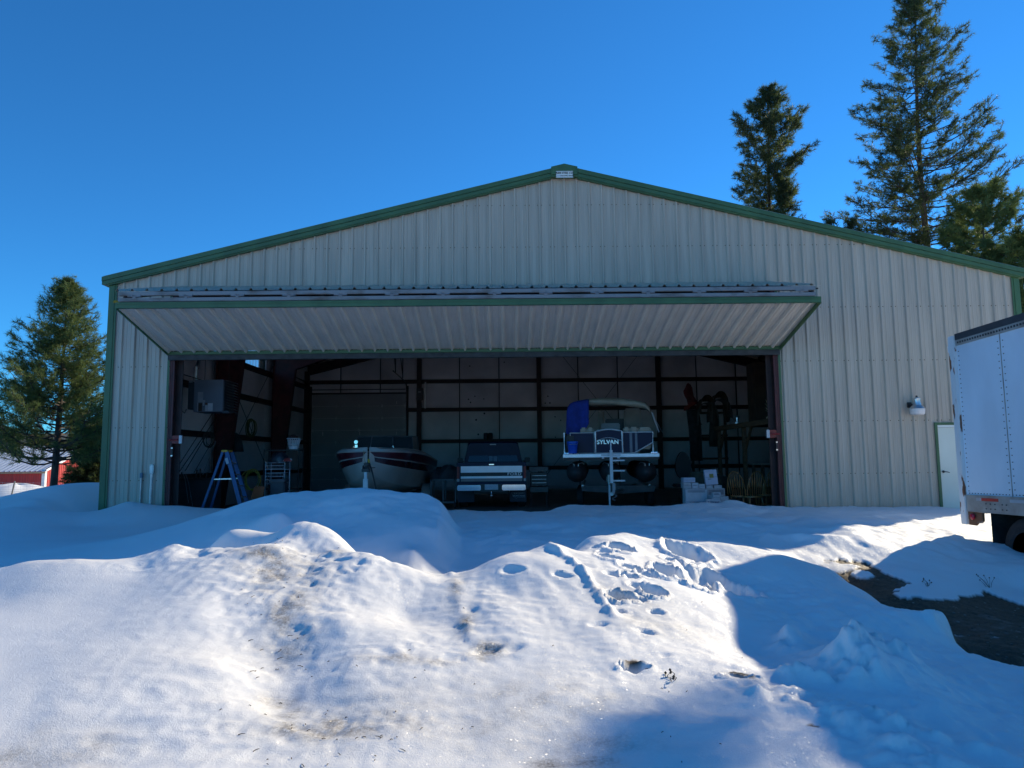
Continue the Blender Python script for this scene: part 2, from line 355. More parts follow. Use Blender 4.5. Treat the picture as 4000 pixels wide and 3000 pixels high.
ridge([(2980, 2740, .0), (3150, 2760, .0), (3300, 2820, .0), (3600, 2990, .0)], .16, .09)
ridge([(3330, 2790, .0), (3600, 2900, .0), (3900, 2990, -.05)], .05, .07)
ridge([(3650, 2450, -.1), (3700, 2440, -.1)], .07, .14)
ridge([(3050, 2540, .0), (3090, 2520, .0)], .08, .12)
ridge([(690, 2150, .62), (720, 2150, .62)], .12, .10)
ridge([(1180, 2060, .85), (1290, 2080, .8)], .10, .05)
ridge([(2150, 2140, .58), (2280, 2260, .38), (2400, 2400, .25)], .05, .05)
ridge([(1760, 2270, .36), (1790, 2370, .28), (1820, 2440, .22), (1850, 2520, .17)], .05, .022)
shadow = sm(.3, .9, X)*(1-sm(6.5, 8, Y))
Z += shadow*(.045*fbm(X*2.4+1, Y*2.4, 5, .55)+.022*(.35-np.abs(fbm(X*3.7+5, Y*3.7, 4, .55))))
# soft lumps in the shaded valley
Z += (1-lit)*(.055*fbm(X*1.3+2, Y*1.3, 3)+.018*fbm(X*4.1+2, Y*4.1, 4))*sm(-8, -3, X)
# earth mask, before the floor cut-out
edge = .05*fbm(X*3.1, Y*3.1, 5, .6)
_pl = [G(*a)[:2] for a in ((3205, 2226, -.08), (3276, 2222, -.10), (3330, 2228, -.12), (3396, 2232, -.13), (3455, 2262, -.15), (3555, 2291, -.18), (3490, 2311, -.18), (3541, 2331, -.19), (3634, 2331, -.21), (3793, 2324, -.25), (3860, 2318, -.28), (4000, 2364, -.34), (4500, 2420, -.4), (4700, 2700, -.45))]
_pl += [P(px, py, Yq)[:2]+np.array([.10, .12]) for px, py, Yq in ((4300, 2640, 5.8), (4000, 2600, 5.9), (3790, 2565, 6.1), (3720, 2500, 6.3), (3680, 2432, 6.6), (3600, 2428, 6.9), (3500, 2398, 7.3), (3400, 2328, 7.7), (3250, 2228, 8.3))]
_x, _y = X+.06*fbm(X*3.1, Y*3.1, 4, .6), Y+.16*fbm(X*2.3+7, Y*2.3, 4, .6)
earth = np.zeros(X.shape, bool); _sel = (X > 1) & (X < 9) & (Y > 4) & (Y < 10)
_xx, _yy = _x[_sel], _y[_sel]; _in = np.zeros(_xx.shape, bool)
for a, b_ in zip(_pl, _pl[1:]+_pl[:1]):
    c_ = ((a[1] > _yy) != (b_[1] > _yy)) & (_xx < (b_[0]-a[0])*(_yy-a[1])/(b_[1]-a[1]+1e-12)+a[0]); _in ^= c_
earth[_sel] = _in; earth = earth.astype(float)
isl = sm(.30, .36, fbm(X*1.1+4.2, Y*1.6+1.7, 4)); earth = earth*(1-isl*.9)
for _a in ((3370, 2250, -.12, .13, .16),):
    _c2 = G(*_a[:3]); earth = earth*sm(.8, 1.0, ((X-_c2[0])/_a[3])**2+((Y-_c2[1])/_a[4])**2+.5*fbm(X*5, Y*5, 3))
Z -= earth*.025; Z += earth*.012*fbm(X*9, Y*9, 3)
inside = (np.abs(X) < 10.93) & (Y > 16.75) & (Y < 32.9); Z = np.where(inside, -.35, Z)
dirt = np.zeros_like(X)
def blot(px, py, z0, a, b, s, ang=0):
    global dirt
    c = G(px, py, z0); dx, dy = X-c[0], Y-c[1]; ca, sa = math.cos(ang), math.sin(ang)
    r2 = ((dx*ca+dy*sa)/(a*1.15))**2+((-dx*sa+dy*ca)/(b*1.35))**2
    dirt = np.maximum(dirt, min(1, s*1.1)*np.exp(-r2)*(.6+1.3*np.clip(fbm(X*6+px, Y*6, 4)+.3, 0, 1)))
for a in ((1028, 2262, .44, .25, .10, .8), (1100, 2300, .4, .3, .12, .6), (1085, 2350, .3, .13, .3, .75), (1130, 2450, .24, .12, .35, .7), (1150, 2530, .2, .12, .2, .45), (1080, 2740, .08, .10, .12, .6), (1130, 2790, .06, .12, .1, .6), (1330, 2860, .03, .35, .12, .8), (1250, 2880, .02, .25, .08, .6), (1170, 2140, .7, .25, .1, .6), (1290, 2100, .75, .15, .06, .5),
          (1600, 2590, .16, .3, .05, .6), (1780, 2330, .32, .05, .25, .6), (1820, 2430, .25, .06, .2, .6), (1920, 2520, .2, .12, .08, .8), (1870, 2540, .2, .1, .05, .6), (2100, 2720, .1, .5, .25, .35), (1500, 2800, .06, .6, .3, .25), (1900, 2850, .04, .5, .2, .3), (2300, 2900, .02, .3, .1, .45), (2300, 2980, .0, .12, .06, .9), (2130, 2985, .0, .1, .05, .8), (2450, 2340, .28, .25, .15, .35), (2550, 2420, .22, .3, .15, .3), (250, 2930, .08, .3, .15, .35), (100, 2990, .06, .4, .12, .4), (2420, 2310, .33, .05, .04, .6)):
    blot(*a)
bare = np.zeros_like(X)
for (px, py, z0, a, b) in ((2472, 2590, .11, .12, .035), (2890, 2637, .06, .12, .03), (2920, 2650, .06, .09, .03), (3180, 2850, .0, .04, .03)):
    c = G(px, py, z0); r2 = ((X-c[0])/a)**2+((Y-c[1])/b)**2
    bare = np.maximum(bare, sm(.6, .3, r2*(1+.6*fbm(X*12, Y*12, 3))))
earth = np.maximum(earth, bare)
me = bpy.data.meshes.new('snow'); ny, nx = X.shape
co = np.stack([X, Y, Z], -1).reshape(-1, 3).astype(np.float32)
ii = (np.arange(ny-1)[:, None]*nx+np.arange(nx-1)[None]).ravel()
q = np.stack([ii, ii+1, ii+nx+1, ii+nx], -1).astype(np.int32)
me.vertices.add(len(co)); me.vertices.foreach_set('co', co.ravel())
me.loops.add(q.size); me.loops.foreach_set('vertex_index', q.ravel())
me.polygons.add(len(q)); me.polygons.foreach_set('loop_start', np.arange(0, q.size, 4, dtype=np.int32)); me.polygons.foreach_set('loop_total', np.full(len(q), 4, np.int32))
me.update(calc_edges=True); me.polygons.foreach_set('use_smooth', np.ones(len(q), bool))
for nm, arr in (('dirt', dirt), ('earth', earth)):
    at_ = me.attributes.new(nm, 'FLOAT', 'POINT'); at_.data.foreach_set('value', arr.ravel().astype(np.float32))
snow = bpy.data.objects.new('snow_ground', me); COL.objects.link(snow); snow['kind'] = 'structure'
_Zn = Z
def Hs(x, y):
    i = int(np.clip(np.searchsorted(xs, x)-1, 0, nx-2)); j = int(np.clip(np.searchsorted(ys, y)-1, 0, ny-2))
    tx, ty = (x-xs[i])/(xs[i+1]-xs[i]), (y-ys[j])/(ys[j+1]-ys[j])
    return float((_Zn[j, i]*(1-tx)+_Zn[j, i+1]*tx)*(1-ty)+(_Zn[j+1, i]*(1-tx)+_Zn[j+1, i+1]*tx)*ty)
m = bpy.data.materials.new('snow_and_earth'); m.use_nodes = True; n = m.node_tree; L = n.links; b = n.nodes['Principled BSDF']
def N(t, **k):
    o = n.nodes.new(t)
    for a, v in k.items(): setattr(o, a, v)
    return o
tc = N('ShaderNodeTexCoord')
def noise(sc, det=5, rg=.5):
    o = N('ShaderNodeTexNoise'); o.inputs['Scale'].default_value = sc; o.inputs['Detail'].default_value = det; o.inputs['Roughness'].default_value = rg
    L.new(tc.outputs['Object'], o.inputs['Vector']); return o
def ramp(src, a, ca, bb, cb):
    o = N('ShaderNodeValToRGB'); o.color_ramp.elements[0].position = a; o.color_ramp.elements[1].position = bb
    o.color_ramp.elements[0].color = (*ca, 1); o.color_ramp.elements[1].color = (*cb, 1); L.new(src, o.inputs[0]); return o
def mix(fac, a, bb):
    o = N('ShaderNodeMix', data_type='RGBA'); L.new(fac, o.inputs[0]) if not isinstance(fac, float) else setattr(o.inputs[0], 'default_value', fac)
    L.new(a, o.inputs[6]); L.new(bb, o.inputs[7]); return o.outputs[2]
ad = N('ShaderNodeAttribute', attribute_name='dirt'); ae = N('ShaderNodeAttribute', attribute_name='earth')
sn = ramp(noise(2.2, 8, .65).outputs[0], .3, (.76, .77, .775), .7, (.84, .85, .855))
dn = ramp(noise(30, 6, .7).outputs[0], .35, (.20, .18, .155), .65, (.50, .475, .44))
film = ramp(noise(1.1, 6, .7).outputs[0], .40, (0, 0, 0), .75, (.36, .36, .36)); filmc = N('ShaderNodeRGB'); filmc.outputs[0].default_value = (.60, .575, .54, 1)
spk = ramp(noise(95, 3, .8).outputs[0], .66, (0, 0, 0), .74, (.45, .45, .45))
fine = noise(55, 5, .7)
mul = N('ShaderNodeMath', operation='MULTIPLY_ADD'); L.new(fine.outputs[0], mul.inputs[0]); mul.inputs[1].default_value = 3.2; mul.inputs[2].default_value = -.75; mul.use_clamp = True
md = N('ShaderNodeMath', operation='MULTIPLY'); L.new(ad.outputs['Fac'], md.inputs[0]); L.new(mul.outputs[0], md.inputs[1]); md.use_clamp = True
c0 = mix(film.outputs[0], sn.outputs[0], filmc.outputs[0]); c0 = mix(spk.outputs[0], c0, filmc.outputs[0]); c1 = mix(md.outputs[0], c0, dn.outputs[0])
en = ramp(noise(22, 8, .75).outputs[0], .35, (.026, .016, .008), .7, (.12, .078, .04))
en2 = ramp(noise(1.6, 4, .6).outputs[0], .56, (0, 0, 0), .68, (.5, .5, .5))
icy = N('ShaderNodeRGB'); icy.outputs[0].default_value = (.26, .25, .24, 1)
e2 = mix(en2.outputs[0], en.outputs[0], icy.outputs[0])
c2 = mix(ae.outputs['Fac'], c1, e2)
L.new(c2, b.inputs['Base Color'])
b.inputs['Roughness'].default_value = .62; b.inputs['Specular IOR Level'].default_value = .35
b.inputs['Subsurface Weight'].default_value = 0
# crystals: tiny facets of random tilt, only on snow
vo = N('ShaderNodeTexVoronoi'); vo.inputs['Scale'].default_value = 130; L.new(tc.outputs['Object'], vo.inputs['Vector'])
bp1 = N('ShaderNodeBump'); bp1.inputs['Strength'].default_value = .5; bp1.inputs['Distance'].default_value = .006
nb1 = noise(60, 5, .75); L.new(nb1.outputs[0], bp1.inputs['Height'])
bp2 = N('ShaderNodeBump'); bp2.inputs['Strength'].default_value = .5; bp2.inputs['Distance'].default_value = .004
L.new(noise(150, 2, .7).outputs[0], bp2.inputs['Height']); L.new(bp1.outputs[0], bp2.inputs['Normal'])
L.new(bp2.outputs[0], b.inputs['Normal'])
gl = N('ShaderNodeBsdfGlossy'); gl.inputs['Roughness'].default_value = .32; gl.inputs['Color'].default_value = (1, 1, 1, 1)
vn = N('ShaderNodeVectorMath', operation='SUBTRACT'); L.new(vo.outputs['Color'], vn.inputs[0]); vn.inputs[1].default_value = (.5, .5, .5)
ge = N('ShaderNodeNewGeometry'); vm = N('ShaderNodeVectorMath', operation='MULTIPLY_ADD'); L.new(vn.outputs[0], vm.inputs[0]); vm.inputs[1].default_value = (1.1, 1.1, 1.1); L.new(ge.outputs['Normal'], vm.inputs[2])
vz = N('ShaderNodeVectorMath', operation='NORMALIZE'); L.new(vm.outputs[0], vz.inputs[0]); L.new(vz.outputs[0], gl.inputs['Normal'])
fc = N('ShaderNodeMath', operation='MULTIPLY_ADD'); L.new(ae.outputs['Fac'], fc.inputs[0]); fc.inputs[1].default_value = -.02; fc.inputs[2].default_value = .02
ms = N('ShaderNodeMixShader'); L.new(fc.outputs[0], ms.inputs[0]); L.new(b.outputs[0], ms.inputs[1]); L.new(gl.outputs[0], ms.inputs[2])
L.new(ms.outputs[0], n.nodes['Material Output'].inputs[0])
me.materials.append(m)
# ---------------------------------------------------------------- steel building
YF, HW, PEAK, SL, YB = 16.861, 10.97, 8.55, .2415, 32.75
PI_ = math.pi
def roofz(x): return PEAK-.06-SL*abs(x)
PITCHR = .3048
def profile(x0, x1):
    """(x, rise) breakpoints of the ribbed panel between x0 and x1"""
    out = []
    for k in range(int(math.floor(x0/PITCHR))-1, int(math.ceil(x1/PITCHR))+2):
        c = k*PITCHR
        for dx, h in ((-.040, 0), (-.015, .044), (.015, .044), (.040, 0), (.088, 0), (.096, .006), (.110, .006), (.118, 0), (.187, 0), (.195, .006), (.209, .006), (.217, 0)):
            out.append((c+dx, h))
    hh = lambda x: np.interp(x, [o[0] for o in out], [o[1] for o in out])
    return [(x0, hh(x0))]+[o for o in out if x0 < o[0] < x1]+[(x1, hh(x1))]
def corr(mb, x0, x1, zb, zt, fn):
    """fn(x, z, rise) -> world point"""
    pr = profile(x0, x1); rows = [[], []]
    for x, h in pr:
        rows[0].append(fn(x, zb(x) if callable(zb) else zb, h)); rows[1].append(fn(x, zt(x) if callable(zt) else zt, h))
    mb.grid(rows)
hangar = thing('steel_building', 'grey ribbed metal building with green trim and a wide open folding door', 'building', (0, YF, 0))
DL, DR, DT = -9.49, 5.06, 5.5      # main opening
WDL, WDR, WDT = 8.74, 9.72, 2.13   # walk door
fw = MB(); fn = lambda x, z, h: (x, YF-h, z)
corr(fw, -HW+.02, DL, -.3, roofz, fn)
corr(fw, DL, 0, DT, roofz, fn); corr(fw, 0, DR, DT, roofz, fn)
corr(fw, DR, WDL, -.3, roofz, fn); corr(fw, WDL, WDR, WDT, roofz, fn); corr(fw, WDR, HW-.02, -.3, roofz, fn)
fw.build('front_wall', M['siding'], hangar, fix=False, solid=None)
# inner liner sheets behind the front wall keep the inside dark
fl = MB()
for a, b, z0 in ((-HW+.05, DL, -.3), (DR, WDL, -.3), (WDR, HW-.05, -.3)):
    fl.prism([(a, z0), (b, z0), (b, roofz(b)-.03), (a, roofz(a)-.03)], YF+.05, YF+.09)
fl.prism([(WDL, WDT+.02), (WDR, WDT+.02), (WDR, roofz(WDR)-.03), (WDL, roofz(WDL)-.03)], YF+.05, YF+.09)
fl.prism([(DL+.002, DT), (DR-.002, DT), (DR-.002, roofz(DR)-.03), (0, roofz(0)-.03), (DL+.002, roofz(DL)-.03)], YF+.05, YF+.09)
fl.build('wall_liner', M['siding_in'], hangar)
sc = MB()
for z in (1.0, 2.24, 3.69, 5.0, 6.55, 7.6):
    for k in range(-36, 37):
        for dx in (.052, -.052):
            x = k*PITCHR+dx
            if abs(x) > HW-.1 or z > roofz(x)-.15: continue
            if DL < x < DR and z < 5.6: continue
            if WDL-.05 < x < WDR+.05 and z < WDT+.05: continue
            sc.box(x-.008, x+.008, YF-.010, YF+.002, z-.010, z+.010)
sc.build('wall_screws', mat('rusty_screw', (.12, .09, .06), .6, .4), hangar)['kind'] = 'stuff'
# side walls with a band of light panels near the eaves
for s in (-1, 1):
    sw = MB(); lp = MB(); li = MB()
    gaps = [(22.3, 27.1)] if s < 0 else [(22.6, 24.4)]
    fs_ = lambda y, z, h: (s*(HW+h), y, z)
    segs = []; y = YF
    for a, b in gaps: segs += [(y, a, 1), (a, b, 0)]; y = b
    segs += [(y, YB, 1)]
    for a, b, full in segs:
        corr(sw, a, b, -.35, 5.82 if full else 4.83, fs_)
        li.box(s*10.72-.01, s*10.72+.01, a+.02, b-.02, 0, 5.75 if full else 4.81)
        if not full: corr(lp, a, b, 4.83, 5.82, fs_)
    sw.build('side_wall', M['siding'], hangar, fix=False)
    li.build('insulation', M['siding_in'], hangar)
    lm = bpy.data.materials.get('light_panel') or bpy.data.materials.new('light_panel')
    lm.use_nodes = True; ln = lm.node_tree
    if 'tr' not in ln.nodes:
        t1 = ln.nodes.new('ShaderNodeBsdfTransparent'); t1.name = 'tr'; t2 = ln.nodes.new('ShaderNodeBsdfTranslucent'); mx = ln.nodes.new('ShaderNodeMixShader')
        t1.inputs[0].default_value = (.75, .85, .9, 1); t2.inputs[0].default_value = (.7, .8, .85, 1); mx.inputs[0].default_value = .45
        ln.links.new(t1.outputs[0], mx.inputs[1]); ln.links.new(t2.outputs[0], mx.inputs[2]); ln.links.new(mx.outputs[0], ln.nodes['Material Output'].inputs[0])
    lp.build('light_panel', lm, hangar, fix=False)
# rear wall: outer sheet, quilted insulation, overhead door
rw = MB(); rw.prism([(-HW, -.35), (HW, -.35), (HW, roofz(HW)), (0, roofz(0)), (-HW, roofz(-HW))], YB, YB+.03); rw.build('rear_wall', M['siding'], hangar)
GZ = (1.0, 2.24, 3.69, 5.0, 6.4, 7.6)
def quilt():
    mb = MB(); zs = [0]+[z for z in GZ]+[8.6]
    xe_ = [-10.7+.0]+[k*1.8288 for k in range(-5, 6)]+[10.7]
    for i in range(len(zs)-1):
        for j in range(len(xe_)-1):
            x0, x1 = xe_[j]+.012, xe_[j+1]-.012; z0, z1 = zs[i]+.05, zs[i+1]-.05
            if x1-x0 < .1: continue
            nx_, nz_ = 12, 10; rows = []
            ph = random.random()*6
            for a in range(nz_+1):
                v = a/nz_; row = []
                for b in range(nx_+1):
                    u = b/nx_
                    bulge = (math.sin(PI_*u)**.35)*(v**.25)*((1-v)**.9)*1.9
                    bulge = .09*bulge+.008*math.sin(11*u+ph+3*v)*math.sin(PI_*v)+.006*math.sin(25*u+ph*2)*(1-v)
                    z = z0+(z1-z0)*v; x = x0+(x1-x0)*u
                    zt = roofz(x)-.1
                    row.append((x, YB-.06-bulge, min(z, zt)))
                rows.append(row)
            mb.grid(rows)
    return mb
DX0, DX1, DZ = -10.42, -6.12, 4.45
q = quilt(); q.build('insulation', M['siding_in'], hangar, smooth=True)
sm_ = MB()
for k in range(-5, 6): sm_.box(k*1.8288-.022, k*1.8288+.022, YB-.10, YB-.055, 0, roofz(k*1.8288)-.3)
sm_.build('insulation_seam', M['black'], hangar)
holes = MB(); rr = random.Random(4)
for px, py in ((1835, 1430), (1970, 1415), (1830, 1560), (1855, 1548), (1890, 1558), (1838, 1572), (1860, 1640), (1892, 1615), (1868, 1697), (2140, 1548), (2148, 1574), (2130, 1575), (2168, 1628), (2190, 1642), (2170, 1708)):
    holes = MB(); c = P(px, py, YB-.17); holes.lathe([(.0, 0), (.03+.02*rr.random(), 0), (.02, .01), (0, .01)], (c[0], c[1], c[2]), 7, 'Y'); holes.build('insulation_tear', M['black'], hangar)
g = None
for z in GZ:
    g = MB()
    for a, b in (((-10.6, -5.6), (-5.4, -.1), (.1, 5.4), (5.6, 10.6)) if z > 4.6 else (((DX1+.1, -5.6), (-5.4, -.1), (.1, 5.4), (5.6, 10.6)))):
        mx_ = (PEAK-.5-z)/SL
        a2, b2 = max(a, -mx_), min(b, mx_)
        if b2 > a2: g.box(a2, b2, YB-.25, YB-.19, z-.085, z+.085); g.box(a2, b2, YB-.25, YB-.07, z-.085, z-.07)
    g.build('girt', M['primer_shaded'], hangar)
for s in (-1, 1):
    for z in (1.0, 2.24, 3.64, 4.74):
        g = MB()
        g.box(s*10.55-.03, s*10.55+.03, 17.2, 32.4, z-.085, z+.085); g.box(min(s*10.5, s*10.7), max(s*10.5, s*10.7), 17.2, 32.4, z-.085, z-.07)
        g.build('girt', M['primer_shaded'], hangar)
for x in (-10.62, -5.486, 0, 5.486, 10.62):
    c = MB(); t = roofz(x)-.45; c.box(x-.10, x+.10, YB-.48, YB-.465, 0, t); c.box(x-.006, x+.006, YB-.465, YB-.275, 0, t); c.box(x-.10, x+.10, YB-.275, YB-.26, 0, t)
    c.build('end_column', M['primer_shaded'], hangar)
# rigid frames: tapered columns and rafters
def taper(mb, pts_in, pts_out, y, wd=.2, fl=.012, web=.008):
    n = len(pts_in)
    mb.prism(list(pts_in)+list(reversed(pts_out)), y-web/2, y+web/2)
    for pts in (pts_in, pts_out):
        for a, b in zip(pts, pts[1:]): mb.beam((a[0], y, a[1]), (b[0], y, b[1]), fl, wd, (0, 1, 0))
for y in (17.32, 22.1, 27.4):
    for s in (-1, 1):
        c = MB(); d0, d1 = (.30, .85) if y > 18 else (.25, .3)
        taper(c, [(s*(10.5-d0), 0), (s*(10.5-d1), 4.95)], [(s*10.5, 0), (s*10.5, 5.55)], y, .25)
        c.build('frame_column', M['primer'], hangar)
        r = MB(); taper(r, [(s*(10.5-d1), 4.95), (s*4.5, roofz(4.5)-.75), (0, roofz(0)-.75)], [(s*10.5, 5.55), (s*4.5, roofz(4.5)-.25), (0, roofz(0)-.25)], y, .22)
        r.build('rafter', M['primer'], hangar)
for s in (-1, 1):
    r = MB(); taper(r, [(s*10.6, roofz(10.6)-.62), (0, roofz(0)-.62)], [(s*10.6, roofz(10.6)-.22), (0, roofz(0)-.22)], YB-.36, .2); r.build('rafter', M['primer_shaded'], hangar)
for s in (-1, 1):
    pu = MB()
    for x in (1.2, 2.7, 4.2, 5.7, 7.2, 8.7, 10.2): pu.box(s*x-.03, s*x+.03, 17.4, 32.5, roofz(x)-.21, roofz(x)-.01)
    pu.build('roof_purlins', M['primer_shaded'], hangar)
    rf = MB(); fr = lambda y, z, h: (s*z, y, PEAK-.02-SL*z+h)
    corr(rf, 16.72, YB+.1, 0, 11.12, fr)
    rf.build('roof', M['roof'], hangar, fix=False)
    rl = MB(); rl.prism([(0, roofz(0)-.02), (s*10.9, roofz(10.9)-.02), (s*10.9, roofz(10.9)-.05), (0, roofz(0)-.05)], 16.98, YB-.05); rl.build('roof_liner', M['siding_in'], hangar)
# rods
rod = MB()
rod.tube([(.15, 32.2, 7.3), (5.35, 32.2, .5)], .009, 5); rod.tube([(5.35, 32.25, 7.1), (.15, 32.25, .5)], .009, 5); rod.build('cross_brace', M['black'], hangar)
rod = MB(); rod.tube([(-10.45, 22.2, .9), (-10.45, 27.3, 5.2)], .011, 5); rod.tube([(-10.4, 22.2, 4.6), (-10.4, 27.3, .6)], .011, 5); rod.build('cross_brace', M['black'], hangar)
# overhead door in the rear wall
od = MB(); dm = mat('overhead_door', (.30, .31, .32), .5, 0, .06, 1)
for i in range(8):
    z0 = i*DZ/8; od.box(DX0, DX1, YB-.16, YB-.12, z0+.006, z0+DZ/8-.006, .004); od.box(DX0+.02, DX1-.02, YB-.165, YB-.158, z0+.26, z0+.29)
ovh = od.build('overhead_door', dm, hangar)
hd = MB(); hd.box(DX0-.02, DX1+.02, YB-.31, YB-.25, DZ-.02, DZ+.05); hd.box(DX0-.12, DX0-.03, YB-.22, YB-.11, 0, 4.8); hd.box(DX1+.03, DX1+.12, YB-.22, YB-.11, 0, 4.8)
hd.build('door_frame', M['black'], ovh)
hg = MB()
for i in range(1, 8):
    for k in range(5): x = DX0+.05+(DX1-DX0-.1)*k/4; MB().box(x-.025, x+.025, YB-.18, YB-.162, i*DZ/8-.07, i*DZ/8+.07).build('door_hinge', M['galv'], ovh)
tk = MB()
for x in (DX0-.06, DX1+.06):
    tk.tube([(x, YB-.26, .0), (x, YB-.26, 4.4), (x, YB-.38, 4.75), (x, YB-.7, 4.93), (x, YB-4.2, 5.0)], .028, 6)
for yy in (YB-1.6, YB-3.6): tk.box(DX1+.04, DX1+.08, yy-.02, yy+.02, 5.0, 6.6)
tk.beam((DX1+.06, YB-1.6, 5.1), (DX1+.06, YB-2.9, 6.6), .035, .02); tk.beam((DX1+.06, YB-3.6, 5.1), (DX1+.06, YB-4.4, 6.3), .035, .02)
tk.box(DX0, DX1, YB-.31, YB-.29, 4.62, 4.66); tk.build('door_track', M['steelblk'], ovh)
# floor
fl_ = MB(); fl_.box(-10.9, 10.9, 16.95, YB-.04, -.25, 0); o = fl_.build('concrete_floor', M['concrete']); o['kind'] = 'structure'
# rake trim: two stepped bands, plus eave and corner trim
def rakepts(x0, x1, t, b): return [(x0, PEAK-SL*abs(x0)-t), (x1, PEAK-SL*abs(x1)-t), (x1, PEAK-SL*abs(x1)-b), (x0, PEAK-SL*abs(x0)-b)]
for s in (-1, 1):
    rk = MB(); xe_ = 11.14
    rk.prism(rakepts(s*.31, s*xe_, 0, .105), YF-.155, YF-.03); rk.prism(rakepts(s*.31, s*(xe_-.03), .105, .115), YF-.125, YF-.03)
    rk.prism(rakepts(s*.31, s*(xe_-.04), .115, .205), YF-.14, YF-.03); rk.prism(rakepts(s*.31, s*(xe_-.12), .205, .235), YF-.115, YF-.025)
    rk.build('rake_trim', M['green'], hangar)
    ct = MB(); a, b = sorted((s*(HW+.035), s*(HW-.10))); ct.box(a, b, YF-.052, YF-.031, -.3, roofz(HW)-.16)
    a, b = sorted((s*(HW+.035), s*(HW-.0))); ct.box(a, b, YF-.031, YF+.12, -.3, roofz(HW)-.2)
    a, b = sorted((s*(HW-.10), s*(HW-.15))); ct.box(a, b, YF-.04, YF-.03, -.3, roofz(HW)-.14)
    ct.build('corner_trim', M['green'], hangar)
    ev = MB(); a, b = sorted((s*11.02, s*11.16)); ev.box(a, b, YF-.1, YB+.1, 5.68, 5.85); ev.build('eave_trim', M['green'], hangar)
pk = MB(); pk.prism([(-.32, PEAK-.245), (.32, PEAK-.245), (.32, PEAK-.045), (0, PEAK+.03), (-.32, PEAK-.045)], YF-.19, YF-.02); pk.prism([(-.32, PEAK-.29), (.32, PEAK-.29), (.32, PEAK-.25), (-.32, PEAK-.25)], YF-.165, YF-.02)
pk.build('peak_cap', M['green'], hangar)
# jambs
for x, s in ((DL, 1), (DR, -1)):
    t = MB(); a, b = sorted((x-s*.045, x+s*.002)); t.box(a, b, YF-.045, YF-.032, -.3, 5.45); t.build('door_trim', M['green'], hangar)
    j = MB(); a, b = sorted((x+s*.002, x+s*.115)); j.box(a, b, YF-.01, YF+.02, -.3, 5.5, .004); a, b = sorted((x+s*.045, x+s*.06)); j.box(a, b, YF-.018, YF-.0105, -.3, 5.5)
    j.build('door_jamb', M['primer'], hangar)
    j = MB(); a, b = sorted((x+s*.1, x+s*.24)); j.box(a, b, YF+.16, YF+.18, -.3, 5.5); a, b = sorted((x+s*.1, x+s*.11)); j.box(a, b, YF+.03, YF+.16, -.3, 5.5); j.build('jamb_post', M['primer_shaded'], hangar)
# ---- folding door, raised
CO, CZ0 = 14.4, 4.615
BIN, BZ = YF-.16, 3.99
fd = thing('folding_door_root', None, None); bpy.data.objects.remove(fd)
cx0, cx1 = DL+.03, DR-.01
lowp = MB(); sl = (BZ-CZ0)/(BIN-CO)
fd = MB(); fd.box(cx0, cx1, YF-.20, YF-.10, BZ-.17, BZ-.045, .01)
fold = fd.build('folding_door', M['dark_tube'], hangar, label='wide folding door raised open like an awning')
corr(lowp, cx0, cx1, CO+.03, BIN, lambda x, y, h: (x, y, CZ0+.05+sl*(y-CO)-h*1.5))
lowp.build('lower_panel', mat('bounce_lit_siding', (.74, .64, .53), .4, 0, .05, 1.2, stretch=(5, .3, 5)), fold, fix=False)  # siding colour lightened to stand in for light bounced up off the snow
lb = MB(); lb.prism([(CO+.05, CZ0+.085), (BIN, BZ+.085), (BIN, BZ+.10), (CO+.05, CZ0+.10)], cx0+.01, cx1-.01, 'YZ'); lb.build('panel_backing', M['dark_tube'], fold)
tr = MB(); tr.box(cx0-.02, cx1+.02, CO-.01, CO+.03, CZ0-.025, CZ0+.09); tr.box(cx0-.02, cx1+.02, CO-.022, CO-.01, CZ0+.045, CZ0+.06); tr.box(cx0-.015, cx1+.015, CO-.01, CO+.07, CZ0-.035, CZ0-.025)
tr.box(cx0, cx1, BIN-.03, BIN+.02, BZ-.045, BZ+.035); tr.box(cx0, cx1, BIN-.075, BIN-.03, BZ-.045, BZ-.037)
for x in (cx0-.012, cx1+.012): tr.beam((x, CO, CZ0+.0), (x, BIN, BZ-.01), .022, .10)
tr.build('green_edge_trim', M['green'], fold)
tb = MB(); tb.box(cx0+.03, cx1-.09, CO-.03, CO+.05, CZ0+.10, CZ0+.178, .008); tb.box(cx0+.03, cx1-.09, CO-.03, CO+.05, CZ0+.222, CZ0+.305, .008)
tb.build('frame_tube', M['tube'], fold)
for i in range(14):
    x = cx0+.35+i*(cx1-cx0-.75)/13
    h = MB(); h.box(x-.12, x-.02, CO-.036, CO+.02, CZ0+.205, CZ0+.25); h.box(x+.05, x+.15, CO-.036, CO+.02, CZ0+.205, CZ0+.25); h.box(x-.02, x+.05, CO-.038, CO+.02, CZ0+.15, CZ0+.215); h.tube([(x-.12, CO-.035, CZ0+.2), (x+.15, CO-.035, CZ0+.2)], .014, 6)
    h.build('hinge', M['tube'], fold)
up = MB(); us = .272; uz = CZ0+.315
corr(up, cx0-.03, cx1+.02, CO-.03, YF-.06, lambda x, y, h: (x, y, uz+us*(y-CO+.03)+h)); up.build('upper_panel', M['siding'], fold, fix=False)
ub = MB(); ub.prism([(CO+.05, uz-.03), (YF-.06, uz-.03+us*(YF-.11-CO)), (YF-.06, uz-.06+us*(YF-.11-CO)), (CO+.05, uz-.06)], cx0, cx1, 'YZ'); ub.build('panel_backing', M['dark_tube'], fold)
st = MB()
